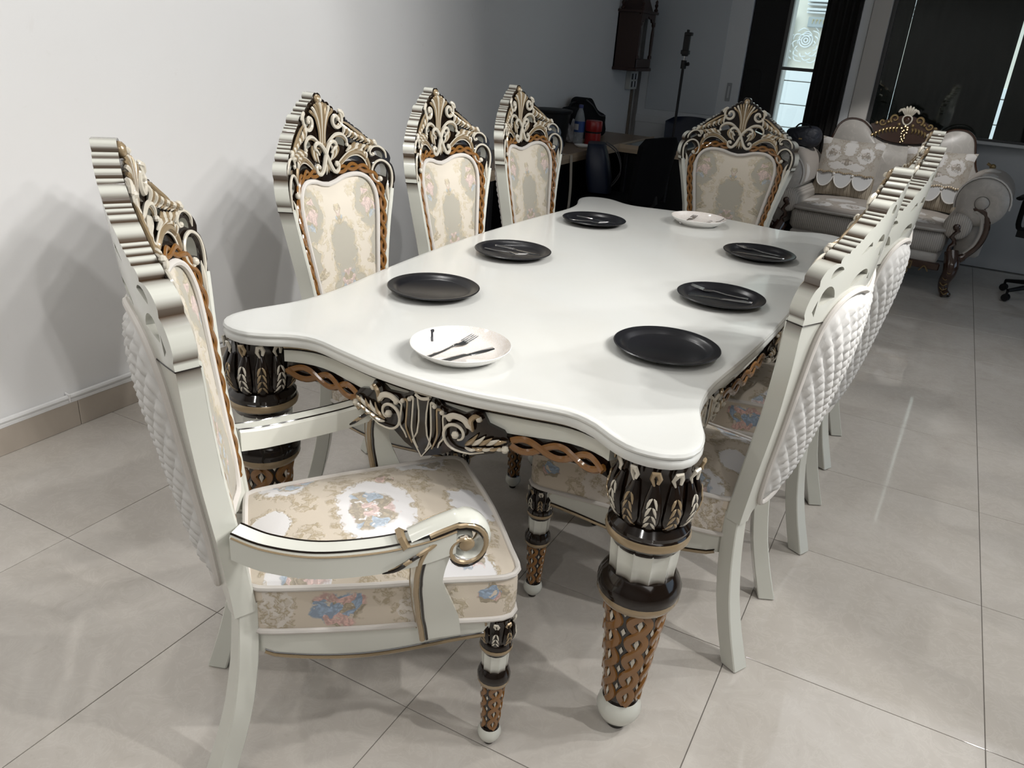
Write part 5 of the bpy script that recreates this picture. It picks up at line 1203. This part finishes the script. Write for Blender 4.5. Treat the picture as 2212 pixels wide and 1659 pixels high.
mb = MB(); mb.tube(cr([(.058, -.05, .28), (.062, .08, .235), (.062, .22, .165), (.058, .36, .15)], 6), .006, 6, .6, (1, 0, 0)); mb.obj('flap_seam', [GREYC], lb2)
sp = thing('cloth_strap', 'pale beige cloth strap hanging down from the front edge of the desk', 'strap', (-1.238, 2.38, .30)); mb = MB()
Pz = [(-.06, .0, .4525)]+[(.010+.008*math.sin(z*9), .010*math.sin(z*6), z) for z in np.linspace(.452, .0, 14)]; V = []; F = []
for i, p in enumerate(Pz):
    for y_, x_ in ((-.018, 0), (.018, 0), (.018, .002), (-.018, .002)): V.append((p[0]+(x_ if i else 0), p[1]+y_, p[2]+(x_ if not i else 0)))
for i in range(len(Pz)-1):
    for j in range(4): F.append((i*4+j, i*4+(j+1) % 4, i*4+4+(j+1) % 4, i*4+4+j))
mb.add(V, F); mb.obj('webbing', [BEIGE], sp, angle=60)
tag(MB().tube(cr([(-1.30, 2.35, .004), (-1.22, 2.30, .02), (-1.05, 2.10, .006), (-.90, 2.02, .005), (-.80, 1.80, .005)], 8), .005, 6).obj('power_cable', [GREYC]), 'thin grey cable trailing over the floor under the office desk', 'cable')
# light stand
ts = thing('light_stand', 'thin black telescopic light stand with phone clamp before the white door', 'stand', (-.74, 2.9, 0)); mb = MB(); mb.tube([(0, 0, .08), (0, 0, .78)], .013, 10, 1, (0, 1, 0)); mb.obj('pole', [BLACKM], ts); mb = MB(); mb.tube([(0, 0, .76), (0, 0, 1.36)], .009, 10, 1, (0, 1, 0)); mb.obj('pole', [BLACKM], ts); mb = MB(); mb.tube([(0, 0, 1.35), (0, 0, 1.385)], .006, 8, 1, (0, 1, 0)); mb.obj('spigot', [CHROME], ts)
for z in (.78, 1.335): mb = MB(); mb.tube([(0, 0, z-.025), (0, 0, z+.025)], .018, 10, 1, (0, 1, 0)); mb.tube([(0, 0, z), (.035, -.01, z+.006)], [.008, .012], 8); mb.obj('clamp', [BLACKM], ts)
for k in range(3):
    a = 2*PI*k/3+.5; mb = MB(); mb.tube([(.012*math.cos(a), .012*math.sin(a), .40), (.36*math.cos(a), .36*math.sin(a), .012)], .008, 6); mb.tube([(.012*math.cos(a), .012*math.sin(a), .14), (.19*math.cos(a), .19*math.sin(a), .205)], .005, 6); mb.obj('leg', [BLACKM], ts)
mb = MB(); wbox(mb, -.020, .020, -.012, .012, 1.385, 1.525, 0, .004); wbox(mb, -.026, .026, -.018, .018, 1.395, 1.42, 0, .003); wbox(mb, -.012, .030, -.018, .018, 1.505, 1.525, 0, .003); wbox(mb, -.008, .008, -.008, .008, 1.525, 1.540, 0, .002); mb.obj('phone_clamp', [BLACKM], ts, False)
# wall shrine
SHR = mat('dark_teak', (.035, .014, .010), .4)
sh = thing('wall_shrine', 'dark carved wooden wall shrine with arched front and peaked roof', 'shrine', (XL, 4.33, 1.235)); W_, D_ = .34, .20
mb = MB(); wbox(mb, .001, .012, -.17, .17, 0, .43); wbox(mb, 0.001, D_+.015, -.185, .185, -.005, .02, 0, .004); wbox(mb, .001, D_, -.17, -.155, .02, .42); wbox(mb, .001, D_-.02, -.165, .165, .40, .43); wbox(mb, .001, D_+.02, -.19, .19, .43, .45, 0, .004); wbox(mb, .001, D_-.01, -.165, .165, .02, .085); mb.obj('case', [SHR], sh, False)
mb = MB(); wbox(mb, D_-.012, D_+.004, -.17, .17, .02, .09, 0, .004); wbox(mb, D_-.015, D_-.006, -.15, .15, .04, .075); mb.obj('drawer_front', [SHR], sh, False)
for y in (-.155, .155): mb = MB(); mb.lathe([(.016, .09), (.016, .11), (.010, .12), (.013, .20), (.013, .28), (.009, .33), (.016, .345), (.016, .37)], 12, 0, (D_-.005, y, 0)); mb.obj('pillar', [SHR], sh)
mb = MB(); oa = [(-.165, .43), (-.165, .34), (-.145, .34), (-.12, .375), (-.10, .365), (-.07, .395), (-.045, .39), (0, .412), (.045, .39), (.07, .395), (.10, .365), (.12, .375), (.145, .34), (.165, .34), (.165, .43)]; mb.plate(oa, [], D_-.012, D_+.002, (0, 0, 0), plane='yz'); mb.obj('arch', [SHR], sh, False)
for y in (-.16, .16):
    for x in (.03, D_): mb = MB(); mb.lathe([(.014, .45), (.018, .463), (.008, .478), (.016, .498), (.010, .512), (.013, .525), (.004, .540)], 10, 0, (x, y, 0)); mb.obj('finial', [SHR], sh)
mb = MB(); mb.add([(.01, -.12, .45), (D_-.01, -.12, .45), (D_-.01, .12, .45), (.01, .12, .45), (.05, -.02, .66), (.13, -.02, .66), (.13, .02, .66), (.05, .02, .66)], [(0, 1, 5, 4), (1, 2, 6, 5), (2, 3, 7, 6), (3, 0, 4, 7), (4, 5, 6, 7), (3, 2, 1, 0)]); mb.obj('roof', [SHR], sh, False)
mb = MB(); mb.ball((.09, 0, .20), .035, 10, 0, (.8, 1, 1.7)); mb.ball((.09, 0, .285), .024, 10); mb.lathe([(.05, .085), (.055, .10), (.035, .135)], 12, 0, (.09, 0, 0)); mb.obj('idol', [SHR], sh)
# switch board and surface trunking in the corner
SWM = mat('switch_white', (.50, .50, .47), .4)
sw = thing('switch_board', 'white switch board with two rows of rockers under the wall shrine', 'switch', (XL, 4.585, 1.145)); wbox(MB(), .001, .05, -.085, .085, -.075, .075, 0, .004).obj('box', [SWM], sw, False)
for r in range(2):
    for k in range(4): wbox(MB(), .050, .056, -.068+.036*k, -.040+.036*k, -.055+.062*r, -.008+.062*r, 0, .002).obj('rocker', [WHITEM if k % 2 else GREYC], sw, False)
tag(wbox(MB(), XL+.001, XL+.022, 4.655, 4.685, .55, 2.7, 0, .003).obj('cable_trunking', [mat('brown_trunking', (.16, .13, .10), .6)], None, False), 'narrow vertical cable trunking in the corner beside the sliding door', 'trunking')
# small litter
tag(MB().tube(cr([(-1.12, .010-.62, .004), (-1.10, -.60, .004), (-1.083, -.605, .006), (-1.075, -.585, .010), (-1.078, -.57, .012)], 5), .004, 6).obj('plastic_scrap', [PLW]), 'tiny white plastic scrap on the floor tiles behind the armchair', 'scrap')
